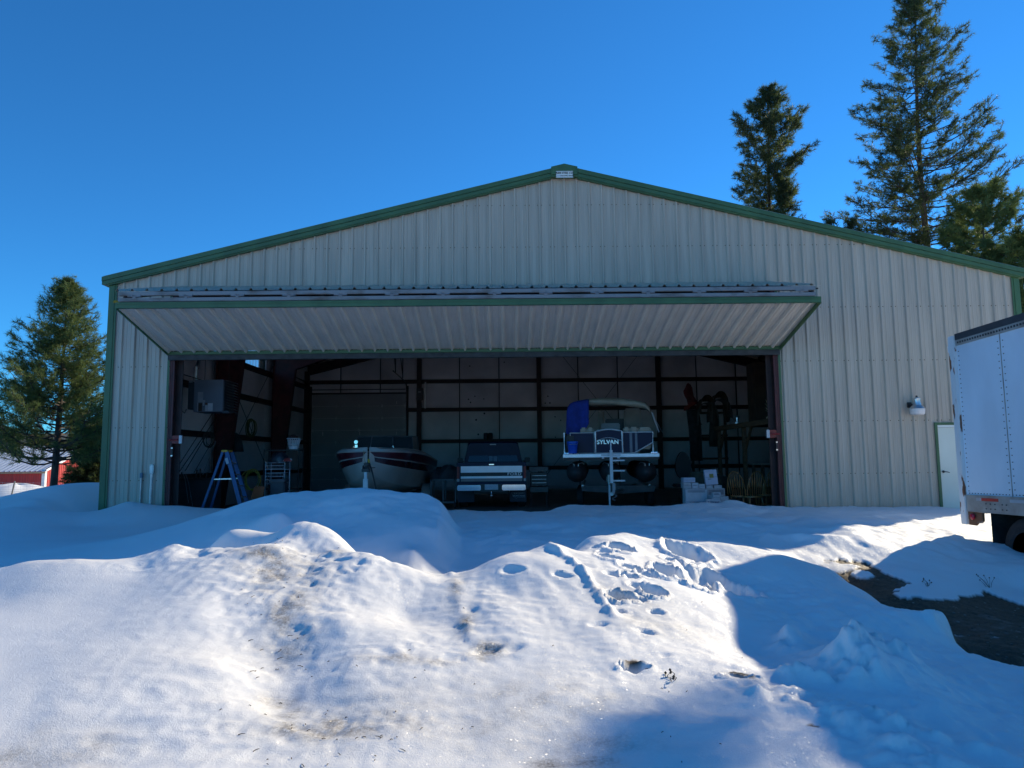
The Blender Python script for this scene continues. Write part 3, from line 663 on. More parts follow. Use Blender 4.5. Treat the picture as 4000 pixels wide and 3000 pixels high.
for i in range(8): st = MB(); x = cx0+.1+i*(cx1-cx0-.2)/7; st.beam((x, CO+.1, CZ0+.13), (x, BIN, BZ+.1), .05, .05); st.beam((x, CO+.1, uz-.1), (x, YF-.1, uz-.1+us*2.3), .05, .05); st.beam((x, CO+.1, CZ0+.13), (x, CO+.1, uz-.1), .05, .05); st.build('frame_rib', M['dark_tube'], fold)
m_strap = mat('yellow_strap', (.35, .25, .02), .7)
for px0, px1 in ((445, 500), (545, 600), (700, 760), (2925, 2955), (3010, 3030)):
    sg = MB(); a, b = P(px0, 1165, CO+.4), P(px1, 1165, CO+.4); sg.tube([(a[0], CO+.4, CZ0+.2), ((a[0]+b[0])/2, CO+.42, CZ0+.19), (b[0], CO+.4, CZ0+.2)], .03, 6); sg.build('lift_strap', m_strap, fold)
# top header behind the raised door
hh = MB(); hh.box(DL, DR, YF+.1, YF+.3, 5.4, 5.7); hh.build('door_header', M['primer_shaded'], hangar)
# latches
for name, px, py, s in (('l', 722, 1716, 1), ('r', 3000, 1694, -1)):
    c = P(px, py, YF+.05); x0 = DL if s > 0 else DR
    la = MB(); a, b = sorted((x0+s*.12, x0+s*.34)); la.box(a, b, YF-.02, YF+.10, c[2]-.10, c[2]+.09, .01)
    lat = la.build('door_latch', mat('red_latch_paint', (.20, .012, .012), .45), hangar)
    a, b = sorted((x0+s*.29, x0+s*.355)); MB().box(a, b, YF-.03, YF+.02, c[2]-.10, c[2]+.09).build('warning_label', mat('label_white', (.5, .5, .5), .5), lat)
    a, b = sorted((x0+s*.06, x0+s*.26)); MB().tube([(a, YF-.04, c[2]-.01), (b, YF-.04, c[2]-.01)], .017, 8).build('latch_rod', mat('red_rod', (.3, .02, .02), .4), lat)
    q = MB(); a, b = sorted((x0+s*.115, x0+s*.15)); q.box(a, b, YF-.03, YF+.03, c[2]-.42, c[2]-.18); q.build('limit_switch', M['black'], lat)
    for dz in (-.22, -.40): MB().box(a-.002, b+.002, YF-.035, YF-.03, c[2]+dz, c[2]+dz+.03).build('switch_contact', M['alu'], lat)
# walk door
wd = MB(); wd.box(WDL+.03, WDR-.03, YF-.012, YF+.04, .0, WDT-.075, .003); wdo = wd.build('walk_door', mat('cream_door', (.66, .70, .62), .45, 0, .05, .8), hangar)
f = MB(); f.box(WDL+.02, WDR-.02, YF-.035, YF-.0, WDT-.07, WDT-.01); f.box(WDL+.5, WDL+.66, YF-.04, YF-.013, WDT-.10, WDT-.08); f.build('door_head', M['white_paint'], wdo)
f = MB(); f.box(WDL-.045, WDL+.02, YF-.05, YF-.031, -.2, WDT+.05); f.box(WDR-.02, WDR+.045, YF-.05, YF-.031, -.2, WDT+.05); f.box(WDL+.02, WDR-.02, YF-.05, YF-.031, WDT-.008, WDT+.05); f.box(WDL+.018, WDL+.03, YF-.03, YF+.03, -.2, WDT-.0); f.build('door_casing', M['green'], wdo)
h = MB(); h.lathe([(0, 0), (.03, 0), (.03, .012), (.012, .016), (.012, .05)], (WDL+.10, YF-.02, 1.02), 12, 'Y', Matrix.Rotation(PI_, 3, 'Z')); h.tube([(WDL+.10, YF-.06, 1.02), (WDL+.16, YF-.065, 1.018), (WDL+.22, YF-.06, 1.0)], .009, 8); h.build('door_handle', M['steelblk'], wdo)
# electrical boxes on the rear column
c = P(1640, 1540, YB-.52); eb = MB(); eb.box(c[0]-.14, c[0]+.14, YB-.62, YB-.49, c[2]-.28, c[2]+.28, .01); e_ = eb.build('opener_box', M['steelblk'], hangar)
MB().box(c[0]-.06, c[0]+.06, YB-.626, YB-.621, c[2]+.07, c[2]+.12).build('box_label', mat('grey_label', (.3, .3, .3)), e_)
MB().box(c[0]+.2, c[0]+.26, YB-.40, YB-.30, 3.75, 4.95).build('opener_rail', M['galv'], e_)

# ---------------------------------------------------------------- things fixed to the front of the building
c = P(2203, 681, YF-.2); sgn = MB(); sgn.box(-.205, .205, YF-.202, YF-.193, c[2]-.085, c[2]+.085)
sign = sgn.build('name_sign', M['white_paint']); tag(sign, 'small white sign with black lettering on the green cap at the roof peak', 'sign')
ORG[sign] = Vector((0, 0, 0))
ink = mat('black_ink', (.015, .015, .02), .5)
f = MB(); 
for a in ((-.195, .195, .074, .077), (-.195, .195, -.077, -.074), (-.195, -.192, -.077, .077), (.192, .195, -.077, .077)): f.box(a[0], a[1], YF-.2045, YF-.2022, c[2]+a[2], c[2]+a[3])
f.build('sign_border', mat('blue_ink', (.03, .1, .25)), sign)
text('lettering', 'R&M STEEL CO.', .066, (0, YF-.2035, c[2]+.033), ink, sign, sx=.95, shear=.25, bold=.0012)
text('small_lettering', 'CALDWELL, IDAHO', .036, (.06, YF-.2035, c[2]-.036), ink, sign, shear=.25, bold=.0006)
MB().box(-.18, -.06, YF-.2045, YF-.2022, c[2]-.05, c[2]-.022).build('sign_panel', mat('pale_blue_ink', (.45, .5, .6)), sign)
# barn light
c = P(3583, 1590, YF-.26); bl = thing('wall_lamp', 'round barn light with a frosted lens on the right front wall', 'lamp', tuple(c))
x, y, z = c
MB().lathe([(0, .235), (.03, .235), (.05, .22), (.055, .20), (.085, .20), (.075, .12), (.10, .03), (.0, .03)], (x, y, z), 20).build('lamp_housing', M['alu'], bl, auto=35)
MB().lathe([(.07, .03), (.10, .045), (.17, -.03), (.175, -.04), (.165, -.04), (.09, .02)], (x, y, z), 28).build('lamp_hood', M['alu'], bl, auto=40)
MB().lathe([(.162, -.035), (.165, -.06), (.155, -.16), (.13, -.185), (.0, -.19)], (x, y, z), 28).build('lamp_lens', mat('frosted_lens', (.72, .68, .66), .35, 0, .04, 20, spec=.6), bl, auto=50)
MB().tube([(x, y, z+.05), (x-.03, y+.12, z+.06), (x-.05, YF-.0, z+.06)], .022, 8).box(x-.10, x-.0, YF-.05, YF-.0, z+.0, z+.13, .01).build('lamp_bracket', M['steelblk'], bl)
MB().lathe([(.0, .27), (.018, .27), (.026, .235), (.03, .235)], (x, y, z), 12).build('light_sensor', M['black'], bl)
# conduits at the left of the opening
c = P(553, 1855, YF-.05); x, z = c[0], c[2]
k1 = thing('conduit', 'narrow grey conduit with a small round box, left of the other', 'conduit', (x, YF-.06, .1))
MB().tube([(x-.01, YF-.055, .0), (x, YF-.055, z)], .017, 8).build('pipe', M['galv'], k1)
MB().lathe([(0, -.07), (.03, -.07), (.035, -.06), (.035, .03), (.03, .045), (0, .05)], (x, YF-.06, z), 14).build('junction_box', mat('blue_grey_box', (.10, .17, .24), .4), k1, auto=40)
c = P(595, 1845, YF-.05); x, z = c[0], c[2]
k2 = thing('conduit', 'thicker conduit with a tall oval access fitting, right of the narrow one', 'conduit', (x, YF-.06, .1))
MB().tube([(x-.02, YF-.06, .0), (x-.005, YF-.06, z-.03)], .033, 10).build('pipe', M['galv'], k2)
ov = [(x+.052*math.cos(a), z+.07+.06*math.sin(a)+(.06 if math.sin(a) > 0 else -.06)) for a in [2*PI_*i/20 for i in range(20)]]
MB().prism(ov, YF-.10, YF-.03).build('access_fitting', M['galv'], k2)
ov = [(x+.030*math.cos(a), z+.07+.035*math.sin(a)+(.055 if math.sin(a) > 0 else -.055)) for a in [2*PI_*i/20 for i in range(20)]]
MB().prism(ov, YF-.106, YF-.10).build('fitting_cover', mat('pale_cover', (.78, .72, .66), .5), k2)
# ---------------------------------------------------------------- semi trailer, parked with its tail towards the building
TX, TY, TW, TL = 5.90, 11.6, 2.5, 13.6
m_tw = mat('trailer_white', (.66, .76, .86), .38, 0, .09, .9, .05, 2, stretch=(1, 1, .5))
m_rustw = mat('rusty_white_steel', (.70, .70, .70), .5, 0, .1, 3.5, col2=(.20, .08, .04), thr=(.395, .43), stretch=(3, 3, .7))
m_rail = mat('weathered_aluminium', (.42, .41, .39), .5, .35, .15, 2.5, col2=(.22, .19, .16), thr=(.3, .6))
m_rivet = mat('rivet', (.12, .12, .13), .5, .4)
zt = P(3720, 1312, TY)[2]; zp0 = P(3800, 1937, 11.15)[2]; zp1 = zt-.19
tilt = .02
def TZ(y, z): return z+tilt*(TY-y)
smt = thing('semi_trailer', 'white riveted semi trailer parked at the right with a rusty rear corner', 'trailer', (TX+1.3, TY-7, -.55))
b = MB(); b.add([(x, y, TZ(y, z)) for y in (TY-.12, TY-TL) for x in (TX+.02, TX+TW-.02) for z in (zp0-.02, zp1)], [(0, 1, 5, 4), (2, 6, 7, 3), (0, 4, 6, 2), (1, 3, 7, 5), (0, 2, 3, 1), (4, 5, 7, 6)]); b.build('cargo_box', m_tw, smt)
def sbeam(mb, x0, x1, y0, y1, z0, z1): mb.add([(x, y, TZ(y, z)) for y in (y0, y1) for x in (x0, x1) for z in (z0, z1)], [(0, 1, 5, 4), (2, 6, 7, 3), (0, 4, 6, 2), (1, 3, 7, 5), (0, 2, 3, 1), (4, 5, 7, 6)])
for x0, x1 in ((TX, TX+.05), (TX+TW-.05, TX+TW)):
    r = MB(); sbeam(r, x0, x1, TY-.15, TY-TL, zp1-.005, zp1+.085); r.build('top_rail', m_rail, smt)
    r = MB(); sbeam(r, x0-.012, x1+.012, TY-.15, TY-TL, zp0-.245, zp0+.0); sbeam(r, x0-.018, x1+.018, TY-.15, TY-TL, zp0-.262, zp0-.247); r.build('bottom_rail', m_rail, smt)
r = MB(); sbeam(r, TX-.004, TX+TW+.004, TY-.15, TY-TL, zp1+.087, zp1+.19); r.build('roof_cap', mat('dark_roof_rail', (.06, .065, .075), .5, .2), smt)
r = MB(); sbeam(r, TX+.05, TX+TW-.05, TY-.15, TY-TL, zp0-.2, zp0-.1); r.build('floor_underside', M['steelblk'], smt)
rp = MB(); rp.box(TX-.03, TX+.07, TY-.14, TY, zp0-.47, zt-.02, .008); rp.box(TX-.035, TX+.075, TY-.145, TY+.005, zt-.28, zt-.18); fr_ = rp.build('rear_corner_post', m_rustw, smt, label='white corner post streaked with rust')
rp = MB(); rp.box(TX+TW-.07, TX+TW+.03, TY-.14, TY, zp0-.47, zt-.02, .008); rp.build('rear_corner_post', m_rustw, smt)
rp = MB(); rp.box(TX+.07, TX+TW-.07, TY-.12, TY-.02, zt-.2, zt-.02); rp.box(TX+.07, TX+TW-.07, TY-.12, TY-.02, zp0-.3, zp0-.08); rp.build('rear_frame', m_rustw, smt)
rd = MB(); rd.box(TX+.08, TX+1.29, TY-.09, TY-.04, zp0-.07, zt-.21); rd.box(TX+1.31, TX+TW-.08, TY-.09, TY-.04, zp0-.07, zt-.21); rd.build('rear_doors', m_tw, smt)
rv = MB()
def rivet(y, z): rv.obox((TX+.018, y, TZ(y, z)), (.012, .014, .014))
z = zp0+.06
while z < zp1-.03: rivet(TY-.19, z); z += .075
for k in range(16):
    for d in (0, .11):
        y = TY-1.12-d-k*.66; z = zp0+.1
        while z < zp1-.05: rivet(y, z); z += .10
y = TY-.2
while y > TY-10: rivet(y, zp0+.025); y -= .07
rv.build('rivets', m_rivet, smt)['kind'] = 'stuff'
for k in range(16):
    q = MB(); y = TY-1.175-k*.66; q.add([(TX+a, y+b, TZ(y, z)) for b in (-.004, .004) for a in (.010, .03) for z in (zp0, zp1)], [(0, 1, 3, 2), (4, 6, 7, 5), (0, 4, 5, 1), (2, 3, 7, 6)]); q.build('panel_seam', m_rail, smt)
rv = MB(); y = TY-.22
while y > TY-10:
    rv.obox((TX-.003, y, TZ(y, zp1+.04)), (.012, .028, .03)); y -= .062
for yy in (.62, .72, .82, .98, 1.07, 1.55, 1.65, 2.25, 2.35, 2.45):
    for zz in (-.125, -.2): rv.obox((TX-.016, TY-yy, TZ(TY-yy, zp0+zz)), (.012, .016, .016))
rv.build('rail_bolts', mat('rail_bolt', (.06, .06, .065), .5), smt)['kind'] = 'stuff'
for y0, y1, mt in ((.30, .42, 'w'), (.42, .80, 'r'), (1.05, 1.36, 'w'), (1.36, 1.7, 'p')):
    t = MB(); sbeam(t, TX-.017, TX-.0125, TY-y0-.1, TY-y1-.1, zp0-.085, zp0-.04)
    t.build('reflective_tape', {'w': mat('tape_grey', (.45, .45, .47), .3), 'r': mat('tape_red', (.55, .05, .03), .4), 'p': mat('tape_pale', (.6, .6, .65), .3)}[mt], smt)
lt = MB(); lt.lathe([(0, 0), (.05, 0), (.05, .02), (.035, .035), (0, .04)], (TX-.02, TY-.30, zp0-.33), 14, 'X', Matrix.Rotation(PI_, 3, 'Z')); lt.build('marker_light', mat('red_lens', (.45, .02, .04), .25), smt)
br = MB(); br.box(TX-.005, TX+.03, TY-.5, TY-.16, zp0-.38, zp0-.262); br.prism([(TY-.16, zp0-.47), (TY-.16, zp0-.38), (TY-.52, zp0-.38), (TY-.46, zp0-.42), (TY-.38, zp0-.43), (TY-.33, zp0-.47)], TX+.0, TX+.02, 'YZ'); br.build('rusty_bracket', mat('rust', (.16, .07, .035), .8, 0, .3, 8, col2=(.35, .33, .3), thr=(.3, .5)), smt)
for x0 in (TX+.05, TX+TW-.72):
    mf = MB(); mf.box(x0, x0+.66, TY-.62, TY-.61, -.42, zp0-.2); mfo = mf.build('mud_flap', M['rubber'], smt)
    mb_ = MB()
    for dx in (.12, .42): mb_.box(x0+dx, x0+dx+.015, TY-.607, TY-.60, zp0-.45, zp0-.42)
    mb_.build('flap_bolt', M['alu'], mfo)
un = MB(); un.box(TX+.75, TX+.85, TY-3.4, TY-.6, .15, .35); un.box(TX+1.75, TX+1.85, TY-3.4, TY-.6, .15, .35); un.box(TX+.3, TX+2.3, TY-1.5, TY-1.38, -.1, .02); un.box(TX+.3, TX+2.3, TY-2.74, TY-2.62, -.1, .02)
un.build('axle_frame', M['steelblk'], smt)
hubm = mat('dirty_wheel_rim', (.22, .19, .16), .6, .3, .3, 9)
for yy in (TY-1.30, TY-2.56):
    for xs_, sd_ in ((TX+.05, 1), (TX+TW-.05, -1)):
        for k in (0, 1):
            x0 = xs_+sd_*(.02+.3*k)
            w_ = MB(); pr = [(.30, 0), (.42, -.005), (.485, .02), (.505, .05), (.505, .20), (.485, .23), (.42, .255), (.30, .25)]
            w_.lathe(pr, (x0, yy, .0), 40, 'X', Matrix.Rotation(PI_ if sd_ < 0 else 0, 3, 'Z')); wo = w_.build('wheel', M['rubber'], smt, auto=40)
            if k == 0:
                rm = MB(); rm.lathe([(.30, .0), (.285, .02), (.27, .10), (.20, .13), (.12, .12), (.11, .04), (.0, .03)], (x0+sd_*.0, yy, .0), 28, 'X', Matrix.Rotation(PI_ if sd_ < 0 else 0, 3, 'Z')); rm.build('rim', hubm, wo, auto=40)
lg = MB(); lg.box(TX+.6, TX+.75, TY-11, TY-10.85, -.5, .45); lg.box(TX+1.85, TX+2.0, TY-11, TY-10.85, -.5, .45); lg.build('landing_gear', M['steelblk'], smt)

# ---------------------------------------------------------------- pickup
TYR = 20.5; c = P(1920, 1850, TYR); tx = c[0]
tz = lambda y, Y=TYR: P(1920, y, Y)[2]
m_navy = mat('navy_car_paint', (.006, .013, .042), .4, 0, .1, 3, spec=.2)
m_pw = mat('white_car_paint', (.80, .82, .84), .3, 0, .04, 3, coat=.5)
m_chr = mat('chrome', (.75, .76, .78), .12, 1, .03, 10)
m_glass = mat('dark_glass', (.008, .012, .02), .08, 0, .1, 2, spec=.5)
pk_ = thing('pickup_truck', 'dark blue pickup with a white tailgate band parked tail out in the building', 'pickup truck', (tx, TYR, 0))
hw = 1.0
b = MB()
b.prism([(-hw, .78), (-hw, 1.20), (-hw+.02, 1.30), (-hw+.05, 1.32), (hw-.05, 1.32), (hw-.02, 1.30), (hw, 1.20), (hw, .78), (hw-.05, .62), (-hw+.05, .62)], TYR+.03, TYR+.08)
for s in (-1, 1):
    b.prism([(TYR+.08, .60), (TYR+.08, 1.32), (TYR+2.2, 1.34), (TYR+2.2, .55), (TYR+1.55, .55), (TYR+1.45, .85), (TYR+1.2, .98), (TYR+.9, .98), (TYR+.65, .85), (TYR+.55, .60)], s*(hw-.0), s*(hw-.06), 'YZ')
b.box(-hw+.06, hw-.06, TYR+.1, TYR+2.2, .70, .74); b.box(-hw+.02, hw-.02, TYR+3.4, TYR+5.2, .6, 1.22, .05); b.box(-hw+.01, hw-.01, TYR+2.2, TYR+3.5, .5, 1.25, .03)
b.v = [(x+tx, y, z) for x, y, z in b.v]; b.build('body', m_navy, pk_)
cb = MB()
def sect(y, zb, zt_, wb, wt): return [(tx-wb, y, zb), (tx-wt-.02, y, zt_-.07), (tx-wt+.06, y, zt_), (tx+wt-.06, y, zt_), (tx+wt+.02, y, zt_-.07), (tx+wb, y, zb)]
rows = [sect(TYR+2.2, 1.24, 1.92, .93, .78), sect(TYR+2.28, 1.24, 1.98, .95, .78), sect(TYR+3.3, 1.24, 1.98, .95, .76), sect(TYR+4.0, 1.22, 1.30, .95, .80)]
cb.grid(rows); n0 = len(cb.v); cb.f += [(0, 1, 2, 3, 4, 5), (23, 22, 21, 20, 19, 18)]
cab = cb.build('cab', m_navy, pk_, auto=40)
rwn = MB(); y_ = TYR+2.19

for pq in ([(tx-.80, 1.33), (tx-.69, 1.80), (tx-.14, 1.80), (tx-.14, 1.33)], [(tx+.14, 1.33), (tx+.14, 1.80), (tx+.69, 1.80), (tx+.80, 1.33)]):
    rwn.add([(x, y_-.022+.16*(z-1.33), z) for x, z in pq]+[(x, y_+.01+.16*(z-1.33), z) for x, z in pq], [(0, 1, 2, 3), (7, 6, 5, 4), (0, 4, 5, 1), (1, 5, 6, 2), (2, 6, 7, 3), (3, 7, 4, 0)])
rwn.build('rear_window', m_glass, cab)
MB().beam((tx-.07, y_-.012, 1.34), (tx-.07, y_+.062, 1.80), .12, .012, (0, 1, 0)).beam((tx+.07, y_-.012, 1.34), (tx+.07, y_+.062, 1.80), .12, .012, (0, 1, 0)).build('sliding_pane', mat('reflecting_pane', (.10, .12, .14), .12, 0, .2, 2), cab)
MB().box(tx-.10, tx+.10, y_-.03, y_+.01, 1.865, 1.895, .004).build('cargo_lamp', mat('pale_lens', (.42, .36, .34), .3), cab)
tg = MB(); tg.box(tx-.92, tx+.92, TYR, TYR+.045, tz(1881), tz(1808), .015); tgo = tg.build('tailgate', m_navy, pk_)
def band(y0, y1, mt, nm, x0=1832-32, x1=2040, dy=.012): 
    a, b_ = P(x0, 1850, TYR)[0], P(x1, 1850, TYR)[0]
    return MB().box(a, b_, TYR-dy, TYR+.005, tz(y1), tz(y0), .003).build(nm, mt, tgo)
band(1820.5, 1845.5, m_pw, 'white_band', 1800, 2040); band(1846, 1859.5, M['black'], 'dark_band', 1800, 2040, .016); band(1860, 1868.5, m_pw, 'white_band', 1800, 2040)
band(1869, 1880, mat('grey_panel', (.16, .16, .17), .4), 'lower_panel', 1800, 2040, .010)
MB().box(tx-.07, tx+.07, TYR-.008, TYR+.004, tz(1816.5), tz(1812.5), .003).build('tailgate_handle', m_chr, tgo)
text('lettering', 'FORD', .115, (P(2009, 1850, TYR)[0], TYR-.018, tz(1852.5)), mat('silver_letters', (.55, .55, .57), .35), tgo, sx=1.15, bold=.003, space=1.25)
for s in (-1, 1):
    a, b_ = sorted((tx+s*.92, tx+s*.995)); l = MB(); l.box(a, b_, TYR-.008, TYR+.05, tz(1869), tz(1822), .01); tl = l.build('tail_light', mat('tail_red', (.22, .005, .006), .3, spec=.3), pk_)
    MB().box(a, b_, TYR-.006, TYR+.05, tz(1880), tz(1869.5), .006).build('reverse_lens', mat('reverse_grey', (.30, .30, .31), .3), tl)
    mi = MB(); xm = tx+s*1.12; mi.box(xm-.09, xm+.09, TYR+3.2, TYR+3.3, 1.30, 1.47, .02); mi.box(min(tx+s*.9, xm), max(tx+s*.9, xm), TYR+3.22, TYR+3.26, 1.33, 1.36); mi.build('side_mirror', M['steelblk'], pk_)
bp_ = MB()
for s in (-1, 1):
    bp_ = MB(); a, b_ = sorted((tx+s*.30, tx+s*.97)); bp_.box(a, b_, TYR-.22, TYR-.06, tz(1915), tz(1893), .02); bp_.box(a, b_, TYR-.235, TYR-.2, tz(1905), tz(1899), .01); bp_.build('bumper_bar', m_chr, pk_)
bpo = MB().box(tx-.31, tx+.31, TYR-.20, TYR-.08, tz(1917), tz(1891), .01).box(tx-.33, tx+.42, TYR-.21, TYR-.12, tz(1920), tz(1915.5), .005).build('rear_bumper', M['steelblk'], pk_)
MB().box(tx-.19, tx+.19, TYR-.212, TYR-.203, tz(1912), tz(1891), .003).build('number_plate', mat('pale_plate', (.36, .40, .46), .5, 0, .1, 30), bpo)
text('plate_lettering', '4-7532', .10, (tx, TYR-.214, tz(1902.5)), mat('plate_ink', (.10, .12, .17)), bpo) if False else None
MB().lathe([(0, -.03), (.025, -.03), (.03, 0), (.02, .02), (.012, .05), (.012, .07)], (tx, TYR-.25, tz(1928)), 14).box(tx-.03, tx+.03, TYR-.25, TYR-.1, tz(1936), tz(1931)).build('tow_ball', m_chr, pk_)
for s in (-1, 1):
    for yy in (TYR+1.05, TYR+4.3):
        w_ = MB(); w_.lathe([(.2, 0), (.34, -.01), (.385, .03), (.385, .20), (.34, .24), (.2, .23)], (tx+s*.98, yy, .385), 28, 'X', Matrix.Rotation(PI_ if s > 0 else 0, 3, 'Z')); wo = w_.build('wheel', M['rubber'], pk_, auto=40)
        MB().lathe([(.2, .02), (.18, .05), (.07, .04), (.0, .02)], (tx+s*.98, yy, .385), 20, 'X', Matrix.Rotation(PI_ if s > 0 else 0, 3, 'Z')).build('rim', M['galv'], wo)
    a, b_ = sorted((tx+s*.52, tx+s*1.0)); mfl = MB().box(a, b_, TYR+.52, TYR+.53, tz(1965), tz(1915)).build('mud_flap', mat('navy_rubber', (.015, .02, .035), .6), pk_)
    if s > 0:
        cx_ = (a+b_)/2; zc = tz(1940); ol = [(-.19, .085), (.20, .085), (.20, -.055), (-.02, -.055), (-.05, -.085), (-.10, -.045), (-.13, -.045), (-.19, .085)]
        o_ = MB()
        for p, q_ in zip(ol, ol[1:]): o_.beam((cx_+p[0], TYR+.512, zc+p[1]), (cx_+q_[0], TYR+.512, zc+q_[1]), .006, .006)
        mt_ = mat('flap_print', (.30, .33, .38), .6); o_.build('flap_outline', mt_, mfl)
        text('flap_lettering', 'MONTANA', .07, (cx_+.02, TYR+.51, zc-.01), mt_, mfl, bold=.002); text('flap_small_lettering', 'BIG SKY COUNTRY', .034, (cx_+.02, TYR+.51, zc+.055), mt_, mfl, bold=.001)
MB().box(tx-.5, tx+.5, TYR+.3, TYR+4.6, .42, .56).build('chassis', M['steelblk'], pk_)

# ---------------------------------------------------------------- bow-rider boat on its trailer
bx = P(1437, 1800, 18.3)[0]
st_ = [(18.35, .05, 1.655, .03, 1.20, 1.16), (18.38, .32, 1.655, .12, 1.06, .98), (18.48, .58, 1.655, .26, .95, .78), (18.75, .86, 1.65, .46, .84, .58), (19.3, 1.05, 1.635, .68, .74, .46), (20.4, 1.17, 1.60, .86, .65, .38), (21.6, 1.23, 1.54, .98, .60, .35), (23.0, 1.23, 1.46, 1.0, .58, .34), (24.3, 1.19, 1.40, .98, .58, .34)]
bt = thing('motor_boat', 'white open-bow motorboat with maroon stripes facing out of the building', 'boat', (bx, 18.35, 0))
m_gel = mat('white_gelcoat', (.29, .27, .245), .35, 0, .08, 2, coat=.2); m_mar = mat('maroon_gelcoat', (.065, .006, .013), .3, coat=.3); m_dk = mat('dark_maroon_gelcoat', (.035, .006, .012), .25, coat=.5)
def side(t, s):
    out = []
    for (y, b0, gz, cb_, cz, kz) in st_:
        # flare curve from gunwale to chine
        w_ = b0+(cb_-b0)*(t**1.35); z = gz+(cz-gz)*t; out.append((bx+s*w_, y+.10*t*(1-t), z))
    return out
def strip(t0, t1, mt, nm, n=4):
    for s in (-1, 1):
        m_ = MB(); m_.grid([side(t0+(t1-t0)*i/n, s) for i in range(n+1)]); m_.build(nm, mt, bt, smooth=True)
strip(.0, .05, m_gel, 'rub_rail'); strip(.05, .27, m_mar, 'stripe'); strip(.27, .31, m_gel, 'pin_stripe'); strip(.31, .50, m_dk, 'lower_stripe')
hl = MB()
for s in (-1, 1):
    hl.grid([side(.50+.5*i/6, s) for i in range(7)])
    hl.grid([[(bx+s*(cb_+.02)*(1-t)+0, y, (cz-.012*(t > 0))*(1-t)+kz*t) for (y, b0, gz, cb_, cz, kz) in st_] for t in (0, .03, .3, .33, .6, 1)])
y, b0, gz, cb_, cz, kz = st_[-1]; hl.add([(bx-b0, y, gz), (bx-cb_, y, cz), (bx, y, kz), (bx+cb_, y, cz), (bx+b0, y, gz)], [(0, 1, 2, 3, 4)])
hl.build('hull', m_gel, bt, auto=35)
dk = MB()
inn = [(y, max(.01, b0-.24 if y > 18.9 else b0*.45), gz+.10) for (y, b0, gz, *_r0) in st_]
for s in (-1, 1):
    dk.grid([[(bx+s*b0, y, gz) for (y, b0, gz, *_q) in st_], [(bx+s*(b0*.93), y, gz+.055) for (y, b0, gz, *_q) in st_], [(bx+s*i[1]*1.1, i[0], i[2]) for i in inn], [(bx+s*i[1], i[0], i[2]-.02) for i in inn], [(bx+s*i[1], i[0], i[2]-.4) for i in inn]])
dk.grid([[(bx+s*i[1], i[0], i[2]-.02) for s in (-1, 1)] for i in inn[:4]]); dk.box(bx-.7, bx+.7, 19.8, 24.1, .9, .95)
dk.build('deck', m_gel, bt, auto=35)
ws = MB(); zt_ = P(1500, 1704, 20.4)[2]; wp = [(-.93, 21.2), (-.86, 20.55), (-.32, 20.2), (.32, 20.2), (.86, 20.55), (.93, 21.2)]
ws.grid([[(bx+a, y, 1.68) for a, y in wp], [(bx+a*.93, y+.20, zt_) for a, y in wp]]); wso = ws.build('windscreen', mat('tinted_screen', (.03, .045, .05), .1, 0, .1, 2, trans=.0), bt)
wf = MB(); wf.tube([(bx+a*.93, y+.20, zt_) for a, y in wp], .017, 6)
for a, y in wp: wf.tube([(bx+a, y, 1.68), (bx+a*.93, y+.20, zt_)], .014, 6)
wf.build('windscreen_frame', mat('grey_frame', (.16, .17, .18), .35, .5), wso)
for (px, py, yy, hgt) in ((1377, 1737, 19.3, .12), (1530, 1737, 19.3, .12)):
    q = P(px, py, yy); MB().tube([(q[0]-.05, yy, 1.70), (q[0]-.03, yy, 1.76), (q[0]+.03, yy, 1.80), (q[0]+.06, yy+.02, 1.71)], .012, 6).build('grab_rail', m_chr, bt)
q = P(1392, 1727, 18.95); la = MB(); la.lathe([(0, -.05), (.05, -.05), (.066, 0), (.06, .05), (.03, .075), (0, .08)], (q[0], q[1], q[2]+.0), 18, 'Y'); la.box(q[0]-.035, q[0]+.035, q[1]-.02, q[1]+.03, 1.68, q[2]-.07, .005); la.build('spot_lamp', m_chr, bt, auto=40)
MB().tube([(bx-.05, 18.2, 1.60), (bx-.10, 18.25, 1.68), (bx-.09, 18.22, 1.5), (bx-.03, 18.15, 1.33)], .008, 5).build('bow_rope', mat('tan_rope', (.25, .20, .12), .8), bt)
btr = thing('boat_trailer', 'galvanised trailer with white winch post carrying the maroon striped boat', 'trailer', (bx, 18.1, 0))
q0 = P(1440, 1847, 18.05)
MB().box(bx-.06+.0, bx+.06, 18.0, 18.07, .45, q0[2]-.15, .006).box(bx-.035, bx+.035, 18.0, 18.07, q0[2]-.15, q0[2]+.02, .006).build('winch_post', mat('white_post', (.62, .63, .65), .45), btr)
wn = MB(); wn.lathe([(0, -.08), (.07, -.08), (.07, -.06), (.04, -.05), (.04, .05), (.07, .06), (.07, .08), (0, .08)], (bx, 18.07, q0[2]+.12), 16, 'X'); wn.box(bx-.10, bx+.10, 18.0, 18.15, q0[2]+.02, q0[2]+.10, .01); wn.box(bx-.06, bx+.06, 18.05, 18.2, q0[2]+.16, q0[2]+.26, .02); wn.tube([(bx+.09, 18.05, q0[2]+.12), (bx+.24, 18.0, q0[2]+.13)], .012, 6); wn.build('winch', M['steelblk'], btr)
MB().tube([(bx+.06, 18.1, 1.42), (bx+.16, 18.1, 1.1), (bx+.3, 18.15, .45)], .02, 6).build('jack_bar', M['steelblk'], btr)
MB().tube([(bx+.055, 18.09, 1.45), (bx+.075, 18.09, 1.36)], .026, 8).build('yellow_grip', mat('yellow_plastic', (.5, .33, .02), .5), btr)
fr2 = MB(); fr2.tube([(bx, 17.6, .42), (bx, 18.6, .45)], .05, 8)
for s in (-1, 1): fr2.tube([(bx, 18.4, .44), (bx+s*.8, 19.6, .42), (bx+s*.85, 24, .42)], .045, 8)
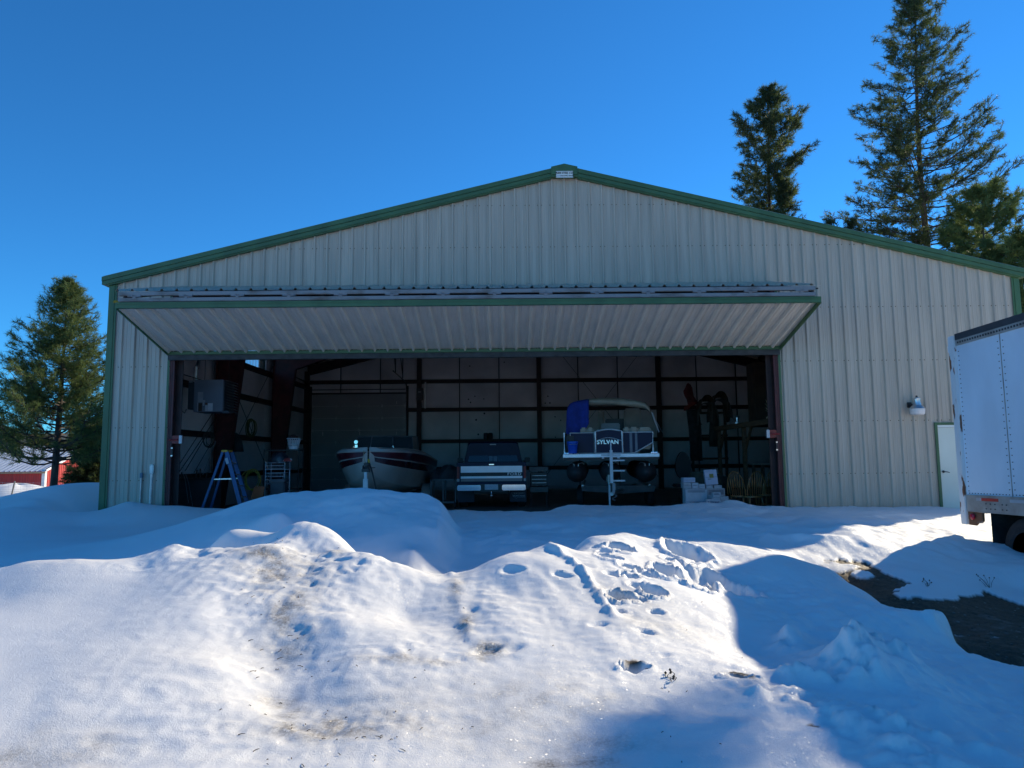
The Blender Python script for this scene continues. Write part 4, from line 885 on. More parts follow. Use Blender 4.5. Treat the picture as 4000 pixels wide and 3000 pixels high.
for yy in (19.8, 22, 23.6): fr2.tube([(bx-.85, yy, .38), (bx+.85, yy, .38)], .035, 6)
fr2.build('trailer_frame', M['galv'], btr)
for s in (-1, 1):
    for yy in (21.6,):
        fe = MB(); a = [(yy+.46*math.cos(t), .30+.42*math.sin(t)) for t in [PI_*i/12 for i in range(13)]]; bb = [(yy+.44*math.cos(t), .30+.40*math.sin(t)) for t in [PI_*i/12 for i in range(12, -1, -1)]]
        x0, x1 = sorted((bx+s*1.02, bx+s*1.27)); fe.prism(a+bb, x0, x1, 'YZ'); fe.build('fender', m_gel, btr)
        w_ = MB(); w_.lathe([(.16, 0), (.28, -.01), (.32, .03), (.32, .16), (.28, .2), (.16, .19)], (bx+s*1.25, yy, .32), 24, 'X', Matrix.Rotation(PI_ if s > 0 else 0, 3, 'Z')); wo = w_.build('wheel', M['rubber'], btr, auto=40)

# ---------------------------------------------------------------- pontoon boat on its trailer
PY = 19.4; pxc = P(2385, 1780, PY)[0]
pX = lambda px, Y=PY: P(px, 1750, Y)[0]
pZ = lambda py, Y=PY: P(2385, py, Y)[2]
pb = thing('pontoon_boat', 'navy pontoon boat with beige folded canopy, bow facing out', 'boat', (pxc, PY, 0))
m_pn = mat('navy_panel', (.008, .012, .045), .35, 0, .1, 2, spec=.18); m_tan = mat('tan_vinyl', (.34, .29, .22), .55, 0, .1, 6); m_rail2 = mat('silver_rail', (.78, .80, .84), .35, .35, .05, 5)
zd = pZ(1783)
pb.rotation_euler.z = -.12
MB().box(pX(2199), pX(2571), PY-.02, PY+6.4, zd-.09, zd-.015, .02).build('deck', M['steelblk'], pb)
dr = MB(); dr.box(pX(2199), pX(2571), PY-.06, PY-.02, zd-.02, pZ(1773), .008); dr.box(pX(2201), pX(2569), PY-.065, PY-.06, zd+.005, zd+.012); dr.box(pX(2201), pX(2569), PY-.065, PY-.06, zd+.035, zd+.045); dr.build('deck_trim', m_rail2, pb)
for a, b_ in ((2201, 2240), (2535, 2569)):
    q = MB(); x0, x1 = pX(a), pX(b_); q.prism([(x0, pZ(1773)), (x0+.04, pZ(1767)), (x1-.03, pZ(1767)), (x1, pZ(1773))], PY-.05, PY+.1); qo = q.build('light_pod', mat('grey_pod', (.3, .31, .32), .4), pb)
    for k in range(3): MB().lathe([(0, 0), (.028, 0), (.028, .01), (0, .015)], (x0+.06+k*(x1-x0-.12)/2, PY-.05, pZ(1770)), 12, 'Y', Matrix.Rotation(PI_, 3, 'Z')).build('docking_light', m_chr, qo)
def frame(mb, x0, x1, z0, z1, y, w_=.016): 
    mb.tube([(x0, y, z0), (x0, y, z1), (x1, y, z1), (x1, y, z0)], w_, 6, closed=True)
zb, zt2 = pZ(1770), pZ(1689)
for a, b_, nm in ((2228, 2322, 'l'), (2434, 2549, 'r')):
    x0, x1 = pX(a), pX(b_); q = MB(); pts = [(x0, zt2), (x1, zt2), (x1, zb), (x0, zb)]
    if nm == 'r': pts = [(x0, zt2), (x1, zt2), (x1, zb+.28), (x1-.5, zb), (x0, zb)]
    q.prism(pts, PY+.10, PY+.115); po = q.build('bow_panel', m_pn, pb)
    f = MB(); f.tube([(p[0], PY+.10, p[1]) for p in pts], .017, 6, closed=True); f.build('panel_frame', m_rail2, po)
    if nm == 'r': 
        g2 = MB(); g2.box(pX(2460), pX(2470), PY+.095, PY+.099, zb, zt2); g2.box(pX(2481), pX(2490), PY+.095, PY+.099, zb, zt2); g2.build('panel_stripe', mat('grey_blue_stripe', (.10, .12, .17), .3), po)
gx0, gx1 = pX(2327), pX(2431); arc = [(gx0+(gx1-gx0)*i/10, zt2+.0+(pZ(1681)-zt2)*math.sin(PI_*i/10)+.03) for i in range(11)]
q = MB(); q.prism([(gx0, zb), (gx1, zb)]+list(reversed(arc)), PY+.02, PY+.035); gt = q.build('bow_gate', m_pn, pb)
f = MB(); f.tube([(gx0, PY+.02, zb)]+[(a, PY+.02, z) for a, z in arc]+[(gx1, PY+.02, zb)], .02, 6, closed=True); f.tube([(a, PY+.012, z-.27+.04*math.sin(PI_*i/10)) for i, (a, z) in enumerate(arc)], .008, 5); f.build('gate_frame', m_rail2, gt)
text('lettering', 'SYLVAN', .155, ((gx0+gx1)/2-.03, PY+.012, pZ(1727)), mat('mirror_letters', (.7, .78, .78), .25, .6), gt, sx=1.0, bold=.004, space=1.08)
for s, a in ((-1, 2204), (1, 2550)):
    q = MB(); x = pX(a); pts = [(PY+.15, zb), (PY+6, zb), (PY+6, zt2), (PY+.15, zt2)]; q.prism(pts, x-.007, x+.007, 'YZ'); so = q.build('side_panel', m_pn, pb); f = MB(); f.tube([(x, y, z) for y, z in pts], .017, 6, closed=True); f.build('panel_frame', m_rail2, so)
for a, b_, h in ((2268, 2294, 1667), (2295, 2320, 1667), (2437, 2462, 1667), (2463, 2494, 1667), (2496, 2545, 1669)):
    MB().box(pX(a), pX(b_), PY+.2, PY+.75, zb+.1, pZ(h), .04).build('seat_back', m_tan, pb)
for a, b_, t0, yy in ((2400, 2468, 1596, PY+2.6), (2298, 2321, 1600, PY+2.8)):
    MB().box(pX(a, yy), pX(b_, yy), yy, yy+.3, zb+.2, P(2385, t0, yy)[2], .06).build('helm_seat', mat('dark_tan_vinyl', (.22, .19, .15), .6), pb)
MB().box(pX(2325, PY+1.6), pX(2398, PY+1.6), PY+1.6, PY+1.9, zb+.1, P(2385, 1653, PY+1.6)[2], .03).build('console', mat('grey_console', (.2, .2, .2), .4), pb)
MB().box(pX(2322, PY+3), pX(2400, PY+3), PY+3, PY+3.3, zb+.2, P(2385, 1636, PY+3)[2], .03).build('rear_sundeck', M['steelblk'], pb)
cy = PY+.9; cpts = [(2216, 1610), (2225, 1590), (2250, 1576), (2300, 1570), (2360, 1569), (2420, 1573), (2470, 1579), (2505, 1586), (2518, 1598), (2525, 1610)]
q = MB(); rs_ = [.05, .085, .10, .11, .115, .11, .105, .10, .09, .05]
pts = [P(a, b_, cy) for a, b_ in cpts]; n_t = 14; m0 = []
for i, p in enumerate(pts):
    for k in range(n_t):
        a = 2*PI_*k/n_t; rr_ = rs_[i]*(1+.12*math.sin(3*a+i*1.7)+.08*math.sin(7*a+i*2.3)); m0.append((p[0]+.3*rr_*math.sin(a*1), p[1]+1.6*rr_*math.sin(a), p[2]+.95*rr_*math.cos(a)))
fs = [(i*n_t+k, i*n_t+(k+1) % n_t, (i+1)*n_t+(k+1) % n_t, (i+1)*n_t+k) for i in range(len(pts)-1) for k in range(n_t)]
q.add(m0, fs+[tuple(range(n_t)), tuple((len(pts)-1)*n_t+k for k in reversed(range(n_t)))]); q.build('folded_canopy', m_tan, pb, smooth=True)
for a, b_, r_ in ((P(2529, 1612, cy), P(2549, 1688, cy+.4), .024), (P(2217, 1612, cy), P(2206, 1688, cy+.5), .020), (P(2521, 1612, cy+.3), P(2540, 1690, cy+2), .012)): MB().tube([a, b_], r_, 6).build('canopy_pole', m_rail2, pb)
for a in (2249, 2384, 2526):
    x = pX(a); q = MB(); R_ = .30; zc = zd-.09-R_-.04; prof = [(0, 0), (.07, .02), (.16, .12), (.24, .32), (.285, .6), (.30, .95), (.30, 6.2), (0, 6.2)]
    q.lathe([(r_*R_/.3, h_) for r_, h_ in prof], (x, PY+.05, zc), 24, 'Y'); q2 = q.build('pontoon_tube', mat('dull_aluminium', (.05, .05, .055), .6, .4, .15, 3), pb, auto=60)
    for s in (-1, 1): MB().tube([(x+s*.22, PY+.25, zd-.21), (x+s*.17, PY+.22, zd-.16), (x+s*.06, PY+.22, zd-.20), (x+s*.05, PY+.22, zd-.30)], .008, 5).build('nose_bracket', M['alu'], q2)
ptr = thing('boat_trailer', 'pontoon trailer with ladder rungs on its upright winch stand', 'trailer', (pX(2389, 18.3), 18.3, 0))
ptr.rotation_euler.z = -.12; ty_ = 18.3; qX = lambda px: P(px, 1850, ty_)[0]; qZ = lambda py: P(2390, py, ty_)[2]
m_gb = mat('bright_galvanised', (.50, .52, .55), .5, .3, .08, 6)
MB().box(qX(2383), qX(2395), ty_-.04, ty_+.05, qZ(1888), qZ(1758), .006).box(qX(2386), qX(2391), ty_+.0, ty_+.03, qZ(1758), qZ(1722)).build('winch_stand', m_gb, ptr)
for y_ in (1799, 1839, 1878):
    MB().box(qX(2394), qX(2441), ty_-.02, ty_+.02, qZ(y_+3), qZ(y_-3), .004).build('ladder_rung', m_gb, ptr)
MB().box(qX(2350), qX(2426), ty_+.05, ty_+.12, qZ(1782), qZ(1771), .006).box(qX(2353), qX(2362), ty_+.05, ty_+.12, qZ(1791), qZ(1785)).box(qX(2413), qX(2423), ty_+.05, ty_+.12, qZ(1791), qZ(1785)).build('bow_stop', m_gb, ptr)
MB().box(qX(2374), qX(2381.5), ty_+.06, ty_+.12, qZ(1892), qZ(1855), .004).tube([(qX(2371), ty_+.05, qZ(1862)), (qX(2371), ty_+.05, qZ(1880)), (qX(2375), ty_+.05, qZ(1880))], .008, 5).build('spare_jack', mat('cream_steel', (.55, .55, .48), .5), ptr)
MB().box(qX(2376), qX(2383), ty_+.0, ty_+.06, .02, qZ(1893), .006).box(qX(2370), qX(2389), ty_-.06, ty_+.12, .0, .02).build('tongue_jack', m_gb, ptr)
cl = MB(); cl.box(qX(2390), qX(2402), ty_-.2, ty_-.1, qZ(1915), qZ(1886), .01); cl.box(qX(2389), qX(2400), ty_-.24, ty_-.12, qZ(1926), qZ(1914), .01); cl.build('coupler', mat('scuffed_steel', (.25, .25, .27), .45, .5), ptr)
ch = MB()
for k in range(9): a = k*.8; ch.lathe([(.012, -.006), (.02, 0), (.012, .006)], (qX(2397)+.05*math.sin(a), ty_-.2+.02*math.cos(a), qZ(1930)-.03*k*.6), 8, 'Y')
ch.build('safety_chain', mat('chain_steel', (.14, .14, .15), .5, .6), ptr)
b3 = MB(); yy = 20.6; b3.prism([(P(2233, 1900, yy)[0], P(2233, 1900, yy)[2]), (P(2520, 1900, yy)[0], P(2520, 1895, yy)[2]), (P(2516, 1922, yy)[0], P(2516, 1919, yy)[2]), (pX(2390, yy), P(2390, 1927, yy)[2]), (P(2236, 1918, yy)[0], P(2236, 1919, yy)[2])], yy, yy+.08); b3o = b3.build('cross_beam', mat('dark_grey_beam', (.06, .06, .066), .5, .3, .15, 5), ptr)
f = MB(); f.tube([(qX(2388), ty_, .5), (pX(2388, 20.6), 20.6, .5), (pX(2388, 25), 25, .5)], .05, 6)
for s in (-1, 1): f.tube([(pX(2388)+s*.95, 20.6, .62), (pX(2388)+s*.95, 25.5, .62)], .04, 6)
f.build('trailer_frame', M['galv'], ptr)
for s in (-1, 1):
    for yy in (21.5, 22.6):
        w_ = MB(); w_.lathe([(.15, 0), (.26, -.01), (.29, .03), (.29, .15), (.26, .18), (.15, .17)], (pX(2388)+s*1.12, yy, .29), 24, 'X', Matrix.Rotation(PI_ if s > 0 else 0, 3, 'Z')); w_.build('wheel', M['rubber'], ptr, auto=40)
# blue towel over the canopy, bucket on the deck
tw = MB(); rows = []
cols = [2300, 2286, 2272, 2256, 2240, 2226, 2218, 2214]
for i, t in enumerate([k/13 for k in range(14)]):
    row = []
    for j, a in enumerate(cols):
        top = [1560, 1561, 1563, 1566, 1570, 1577, 1590, 1606][j]; bot = [1655, 1678, 1694, 1698, 1700, 1705, 1700, 1690][j]
        py = top+(bot-top)*t; row.append(tuple(P(a-3*t*(j > 4), py, cy-.15-.04*math.sin(j*1.9+t*2)-.25*t)))
    rows.append(row)
tw.grid(rows); o = tw.build('blue_tarp', mat('blue_cloth', (.008, .028, .24), .75, 0, .2, 5), None, smooth=True, solid=.01); tag(o, 'royal blue cloth draped over the left end of the boat canopy', 'tarp')
bk = thing('bucket', 'bright blue plastic bucket standing on the pontoon boat deck', 'bucket', (pX(2237), PY+.03, zd))
x0 = pX(2237); h_ = pZ(1722)-pZ(1769)
MB().lathe([(.115, 0), (.145, h_-.06), (.155, h_-.05), (.155, h_-.03), (.148, h_), (.138, h_), (.11, .02), (0, .02)], (x0, PY-.0+.0, pZ(1770)), 24).build('pail', mat('blue_plastic', (.008, .09, .55), .35), bk, auto=40)
MB().tube([(x0-.15, PY, pZ(1726)), (x0-.1, PY-.16, pZ(1735)), (x0+.1, PY-.16, pZ(1735)), (x0+.15, PY, pZ(1726))], .004, 5).build('wire_handle', M['galv'], bk)
q = MB().box(pX(2213), pX(2252), PY+.2, PY+.6, zd, pZ(1693), .05).build('black_bag', M['black']); tag(q, 'black bag standing behind the blue bucket on the pontoon boat', 'bag')
# ---------------------------------------------------------------- boxes by the right door post
BY = 18.0
bxX = lambda c: P(2550+c*.4038, 1900, BY)[0]
bxZ = lambda c: P(2750, 1350+c*.4038, BY)[2]
m_box = [mat('white_carton', (.46, .47, .52), .7, 0, .08, 8), mat('grey_carton', (.36, .37, .40), .7, 0, .1, 8), mat('lavender_carton', (.42, .42, .52), .7, 0, .06, 8)]
m_prt = mat('carton_print', (.10, .12, .18), .7); m_prl = mat('faded_print', (.26, .27, .31), .7)
boxes = [((312, 525, 1382, 1530), 0, .30, .0, 0, 'large white carton with faded grey print, bottom left of the pile', 'w'),
 ((527, 700, 1382, 1530), 1, .30, .03, 0, 'large grey carton, bottom right of the pile', 'g'),
 ((298, 378, 1323, 1381), 1, .28, .02, 0, 'small carton at the left under the lavender one', 's'),
 ((381, 444, 1326, 1381), 0, .26, .01, 0, 'small white carton second from the left on the big carton', 's'),
 ((447, 510, 1339, 1381), 0, .24, .03, 0, 'low white carton third from the left on the big carton', 'n'),
 ((300, 415, 1276, 1322), 2, .26, .01, 0, 'lavender carton at the top left of the pile', 'n'),
 ((520, 585, 1353, 1381), 0, .2, .02, 0, 'flat white carton under the left edge of the tall box', 'n'),
 ((597, 671, 1353, 1381), 0, .2, .02, 0, 'flat white carton under the right edge of the tall box', 'n'),
 ((514, 636, 1202, 1351), 2, .10, .06, -.05, 'tall pale box with a small yellow square, leaning on top of the pile', 'y'),
 ((472, 609, 1479, 1530), 0, .16, -.38, 0, 'low white carton with black lettering in front of the pile', 't'),
 ((536, 611, 1451, 1478), 0, .16, -.36, 0, 'small white carton resting on the lettered carton', 'n'),
 ((541, 616, 1414, 1450), 0, .14, -.35, 0, 'topmost small carton in front, with a line of black print', 'l'),
 ((613, 690, 1453, 1530), 1, .16, -.34, 0, 'grey carton at the front right corner of the pile', 'd')]
for (r, mi, dep, dy, tl, lab, kind) in boxes:
    x0, x1, z0, z1 = bxX(r[0]), bxX(r[1]), bxZ(r[3]), bxZ(r[2]); y0 = BY+dy
    z0 = max(z0, 0) if r[3] < 1529 else 0.0
    t = thing('carton', lab, 'box', ((x0+x1)/2, y0, z0), 'cartons piled by the door')
    rot = Matrix.Rotation(tl, 3, 'Y') @ Matrix.Rotation(-.18 if kind == 'y' else 0, 3, 'X')
    C_ = Vector(((x0+x1)/2, y0+dep/2, (z0+z1)/2))
    q = MB(); q.obox(C_, (x1-x0-.006, dep, z1-z0-.004), rot, .004); q.build('box', m_box[mi], t)
    q = MB(); q.obox(C_+rot @ Vector((0, -dep/2-.001, (z1-z0)*.0)), (x1-x0-.03, .002, .012), rot); q.obox(C_+rot @ Vector((0, 0, (z1-z0)/2+.001)), (.045, dep*.98, .002), rot); q.build('tape', m_prl, t)
    if kind == 'y':
        MB().obox(C_+rot @ Vector((.01, -dep/2-.002, .03)), (.105, .003, .10), rot).build('yellow_square', mat('ochre_print', (.22, .18, .03), .6), t)
        MB().obox(C_+rot @ Vector((-.05, -dep/2-.002, -.05)), (.09, .003, .03), rot).build('small_print', m_prl, t)
    if kind == 'w':
        p = MB(); p.box(x0+.06, x1-.06, y0-.003, y0-.001, z1-.10, z1-.04); p.box(x0+.10, x1-.10, y0-.003, y0-.001, z0+.12, z0+.3); p.box(x0+.02, x1-.02, y0-.002, y0-.0005, z1-.03, z1-.015); p.build('printed_panel', m_prl, t)
    if kind == 'g': MB().box(x0+.03, x1-.03, y0-.003, y0-.001, z1-.16, z1-.03).build('printed_panel', mat('dark_print', (.18, .18, .21), .7), t)
    if kind == 't':
        text('lettering', 'TEXANY', .06, ((x0+x1)/2+.03, y0-.004, z1-.075), m_prt, t, bold=.002); MB().prism([(x0+.04, z1-.10), (x0+.06, z1-.10), (x0+.06, z1-.07), (x0+.08, z1-.05), (x0+.03, z1-.05), (x0+.04, z1-.07)], y0-.005, y0-.001).build('print_mark', m_prt, t)
    if kind in 'ls': MB().box(x0+.03, x1-.05, y0-.003, y0-.001, (z0+z1)/2-.01, (z0+z1)/2+.02).build('printed_line', m_prt if kind == 'l' else m_prl, t)

# ---------------------------------------------------------------- bow back chairs
m_oak = mat('oak_wood', (.26, .11, .03), .45, 0, .25, 5, stretch=(4, 4, 1), coat=.2)
def make_chair():
    t = thing('wooden_chair', None, 'chair', (0, 0, 0), 'bow back wooden chairs')
    q = MB(); ov = [(.235*math.cos(a), .21*math.sin(a)) for a in [2*PI_*i/24 for i in range(24)]]; q.prism(ov, .41, .45, 'XY'); q.build('seat', m_oak, t)
    bow = [(.235*math.cos(a)*(1 if True else 1), -.17-.10*max(0, math.sin(a)), .45+.60*max(0, math.sin(a))**.75) for a in [PI_*i/20 for i in range(21)]]
    q = MB(); q.tube(bow, .012, 7, cap=True); q.build('bow', m_oak, t)
    for k in range(-3, 4):
        x = k*.052; top = .45+.60*math.sqrt(max(0, 1-(x*1.25/.235)**2))**.75; q = MB()
        a, b_ = Vector((x, -.175, .44)), Vector((x*1.25, -.17-.10*math.sqrt(max(0, 1-(x*1.25/.235)**2)), top))
        pt = [a.lerp(b_, i/6) for i in range(7)]; q.tube(pt, [.006, .006, .007, .015, .017, .008, .006], 6); q.build('spindle', m_oak, t)
    for sx in (-1, 1):
        for sy in (-1, 1):
            q = MB(); a, b_ = Vector((sx*.15, sy*.14, .42)), Vector((sx*.215, sy*.20, 0)); q.tube([a.lerp(b_, i/6) for i in range(7)], [.012, .015, .019, .013, .018, .014, .010], 7); q.build('leg', m_oak, t)
        q = MB(); q.tube([(sx*.18, -.165, .2), (sx*.18, .165, .2)], .011, 6); q.build('stretcher', m_oak, t)
    q = MB(); q.tube([(-.18, 0, .2), (.18, 0, .2)], .011, 6); q.build('stretcher', m_oak, t)
    return t
ch0 = make_chair()
def copy_tree(o, parent=None):
    c = o.copy(); COL.objects.link(c)
    if parent is not None: c.parent = parent
    for k in list(o.children): copy_tree(k, c)
    return c
for i, (px, yy, rz, sc_, lab) in enumerate(((2945, 17.75, .15, 1.0, 'oak bow back chair in front, its back to the snow'), (2893, 18.0, -.75, 1.0, 'oak bow back chair turned sideways, behind the left side of the front chair'), (3006, 18.5, .2, 1.0, 'oak bow back chair farthest back, half hidden by the red door post'))):
    c = ch0 if i == 0 else copy_tree(ch0)
    c.location = (P(px, 1900, yy)[0], yy+.1, 0); c.rotation_euler = (0, 0, rz); c['label'] = lab

# ---------------------------------------------------------------- loft shelf along the right wall with things on it
m_wd = mat('rough_brown_timber', (.13, .065, .03), .7, 0, .3, 3, .2, 20, stretch=(6, .6, 6)); m_dw = mat('dark_timber', (.05, .028, .016), .7, 0, .3, 4)
sh = thing('loft_shelf', 'rough timber loft shelf on posts along the right wall', 'shelf', (5.45, 18.3, 0))
MB().box(5.40, 5.48, 18.2, 23.6, 2.26, 2.41, .005).build('front_beam', m_wd, sh)
MB().box(5.485, 10.45, 18.2, 23.6, 2.38, 2.42).build('shelf_deck', m_dw, sh)
for yy in (18.3, 21.0, 23.5): MB().box(5.49, 5.60, yy-.06, yy+.06, 0, 2.375, .005).build('post', m_wd, sh)
for yy in (21.0, 23.5): MB().beam((5.54, yy-.7, 2.3), (5.54, yy-.08, 1.6), .06, .08).build('knee_brace', m_wd, sh)
an = thing('antler_pile', 'pile of pale antlers at the near end of the loft shelf', 'antlers', (5.9, 18.9, 2.42)); m_ant = mat('antler_bone', (.55, .45, .30), .55, 0, .15, 12)
ra = random.Random(12)
for k in range(7):
    q = MB(); x, y = 5.52+.07*ra.random(), 18.55+.10*k; a = ra.uniform(-.6, .9); Ln = ra.uniform(.45, .7); pts = []; rs_ = []
    for i in range(9):
        t = i/8; pts.append((x+.9*Ln*t*math.sin(a)*.6+.15*math.sin(3*t), y-.25*Ln*t*math.cos(k), 2.45+Ln*(t**1.3)*(.35+.4*ra.random()*.1+.12*(k % 3)))); rs_.append(.02*(1-t*.85))
    q.tube(pts, rs_, 6)
    for i in (2, 4, 6):
        p = Vector(pts[i]); d = Vector((ra.uniform(-.4, .4), ra.uniform(-.3, .3), 1)).normalized(); q.tube([p, p+d*.10, p+d*.2+Vector((-.04, 0, .02))], [.013, .01, .003], 5)
    q.build('antler', m_ant, an)
q = thing('machine_part', 'shiny metal machine part near the far end of the loft shelf', 'machine part', (5.7, 21.7, 2.42)); a = MB(); a.lathe([(0, 0), (.12, 0), (.12, .04), (.05, .07), (.05, .2), (.10, .24), (.0, .26)], (5.62, 21.8, 2.42), 16); a.build('housing', M['alu'], q); a = MB()
for k in range(5): a.tube([(5.55, 21.9+.12*k, 2.43), (5.62, 21.93+.12*k, 2.52+.03*k), (5.75, 22+.12*k, 2.44)], .018, 6)
a.build('bent_pipe', M['alu'], q)
cb2 = thing('wooden_cabinet', 'tall dark wooden cabinet standing on the loft shelf', 'cabinet', (7.6, 21.4, 2.42))
MB().box(6.1, 8.6, 21.6, 22.2, 2.43, 4.3, .02).build('carcass', m_dw, cb2); 
for a in (6.13, 7.37): MB().box(a, a+1.2, 21.57, 21.597, 2.5, 4.25, .01).build('door', mat('cabinet_door', (.045, .028, .018), .55, 0, .2, 3), cb2)
# saddles and blankets on a rack, red overalls on a hook
m_lea = mat('worn_leather', (.055, .032, .018), .5, 0, .3, 6); m_blk = mat('grey_blanket', (.09, .085, .08), .9, 0, .3, 14)
rk_ = thing('saddle_rack', 'tall wooden rack holding two saddles in front of the rear wall', 'rack', (5.0, 26, 0))
RX = lambda px, Y=26.0: P(px, 1600, Y)[0]
RZ = lambda py, Y=26.0: P(2750, py, Y)[2]
for a in (2700, 2830): MB().box(RX(a)-.04, RX(a)+.04, 25.95, 26.05, 0, RZ(1600)).build('upright', m_dw, rk_)
for b_ in (1612, 1700, 1790): MB().box(RX(2695), RX(2835), 25.9, 26.1, RZ(b_)-.05, RZ(b_)+.02).build('rail', m_dw, rk_)
def saddle(px, py, lab, w_=.33, Yd=26.0):
    t = thing('saddle', lab, 'saddle', (RX(px, Yd), Yd-.1, RZ(py+30, Yd))); x, z = RX(px, Yd), RZ(py, Yd); rows = []
    for i in range(12):
        v = i/11; row = []
        for k in range(13):
            a = PI_*k/12; rise = .10*(abs(v-.5)*2)**2+(.10 if v < .12 else 0); wob = 1+.05*math.sin(5*a+i)
            row.append((x+w_*1.0*math.cos(a)*wob*(.75+.25*math.sin(PI_*v)), Yd-.35+.6*v, z-.10+.22*math.sin(a)**.6+rise*math.sin(a)-.45*(1-math.sin(a))**2*.6))
        rows.append(row)
    MB().grid(rows).build('seat', m_lea, t, smooth=True, solid=.03)
    rows = [[(x+w_*1.12*math.cos(PI_*k/12)*(1+.02*math.sin(i*2+k)), Yd-.4+.7*i/8, z-.16+.2*math.sin(PI_*k/12)**.6-.62*(1-math.sin(PI_*k/12))**1.5) for k in range(13)] for i in range(9)]
    MB().grid(rows).build('blanket', m_blk, t, smooth=True, solid=.02)
    MB().tube([(x, Yd-.33, z+.16), (x, Yd-.36, z+.24), (x, Yd-.37, z+.27)], [.03, .02, .035], 8).build('horn', m_lea, t)
    for s in (-1, 1): MB().tube([(x+s*w_*.8, Yd-.1, z-.2), (x+s*w_*.85, Yd-.12, z-.6), (x+s*w_*.8-.06, Yd-.12, z-.75), (x+s*w_*.8+.08, Yd-.12, z-.75), (x+s*w_*.87, Yd-.12, z-.6)], .015, 6).build('stirrup', m_lea, t)
saddle(2755, 1580, 'dark leather saddle nearer the red suit'); saddle(2808, 1566, 'dark leather saddle at the right end of the rack, piled higher')
def cloth(name, lab, cat, pts, Y, mt, th=.10, seed=1):
    """a hanging cloth with soft folds: outline rows [(y, xl, xr)] in photo positions"""
    rr_ = random.Random(seed); rows = []
    for i, (py, a, b_) in enumerate(pts):
        f_, g_ = [], []
        for k in range(9):
            u_ = k/8; q = P(a+(b_-a)*u_, py, Y); fold = .03*math.sin(u_*11+seed+i*.5)*(.3+i/len(pts))
            f_.append((q[0], Y-th*math.sin(PI_*u_)-fold, q[2])); g_.append((q[0], Y+th*math.sin(PI_*u_)*.6, q[2]))
        rows.append(f_+list(reversed(g_)))
    m_ = MB(); m_.grid(rows, close_u=True); n = 18; m_.f += [tuple(range(n)), tuple((len(pts)-1)*n+k for k in reversed(range(n)))]
    o = m_.build(name, mt, None, smooth=True); return tag(o, lab, cat)
cloth('snow_suit', 'dark red suit hanging from the top rail at the back', 'suit', [(1497, 2684, 2690), (1503, 2681, 2698), (1515, 2677, 2704), (1528, 2669, 2706), (1538, 2671, 2708), (1548, 2675, 2710), (1560, 2682, 2718), (1570, 2684, 2724), (1580, 2686, 2726)], 26.3, mat('dark_red_cloth', (.10, .010, .012), .8, 0, .3, 4), seed=3)
cloth('orange_vest', 'small orange red cloth hung below the dark red suit', 'vest', [(1570, 2700, 2722), (1580, 2690, 2718), (1590, 2672, 2698), (1600, 2670, 2690), (1604, 2672, 2686)], 26.1, mat('orange_red_cloth', (.20, .025, .014), .8, 0, .3, 4), seed=5)
cloth('horse_blanket', 'dark blanket hanging long beneath the red suit', 'blanket', [(1600, 2680, 2730), (1630, 2684, 2735), (1680, 2690, 2740), (1740, 2694, 2742), (1800, 2698, 2744)], 25.9, mat('charcoal_cloth', (.03, .03, .033), .9, 0, .3, 6), seed=8)
cloth('hanging_coat', 'brown work coat hanging between the two saddles', 'coat', [(1600, 2775, 2800), (1640, 2772, 2806), (1680, 2770, 2812), (1730, 2770, 2810), (1745, 2772, 2806)], 25.7, mat('brown_cloth', (.05, .042, .034), .9, 0, .3, 6), seed=9)
wb = thing('workbench', 'long workbench with a pale top edge against the right side', 'workbench', (6.8, 21, 0))
MB().box(5.7, 8.2, 20.2, 21.2, 1.18, 1.22).build('bench_top', mat('worn_bench_top', (.20, .19, .17), .5, 0, .2, 4), wb); MB().box(5.75, 8.1, 20.3, 21.1, .3, .34).build('bench_shelf', m_dw, wb)
for a in (5.8, 8.05):
    for b_ in (20.3, 21.05): MB().box(a-.04, a+.04, b_-.04, b_+.04, 0, 1.175).build('leg', m_dw, wb)
oc = thing('office_chair', 'black high backed office chair facing away, near the rear wall', 'office chair', (P(2668, 1850, 22)[0], 22, 0)); x = ORG[oc].x
ov = [(x+.24*math.cos(a)*(1-.15*math.sin(a)), 1.17+.42*math.sin(a)) for a in [2*PI_*i/24 for i in range(24)]]
MB().prism(ov, 21.9, 22.02).build('backrest', M['black'], oc, auto=40); MB().box(x-.26, x+.26, 22.0, 22.5, .5, .6, .04).build('seat', M['black'], oc); MB().tube([(x, 22.25, .08), (x, 22.25, .5)], .03, 8).build('gas_column', M['steelblk'], oc)
q = MB()
for k in range(5): a = 2*PI_*k/5; q.beam((x, 22.25, .09), (x+.3*math.cos(a), 22.25+.3*math.sin(a), .06), .04, .03)
q.build('base', M['steelblk'], oc)
gs = cloth('garden_sacks', 'dark green feed sacks heaped behind the cartons', 'sacks', [(1842, 2700, 2745), (1850, 2694, 2800), (1865, 2690, 2850), (1890, 2688, 2860), (1930, 2688, 2862)], 19.4, mat('dark_green_sack', (.035, .042, .03), .7, 0, .3, 5), th=.25, seed=11)

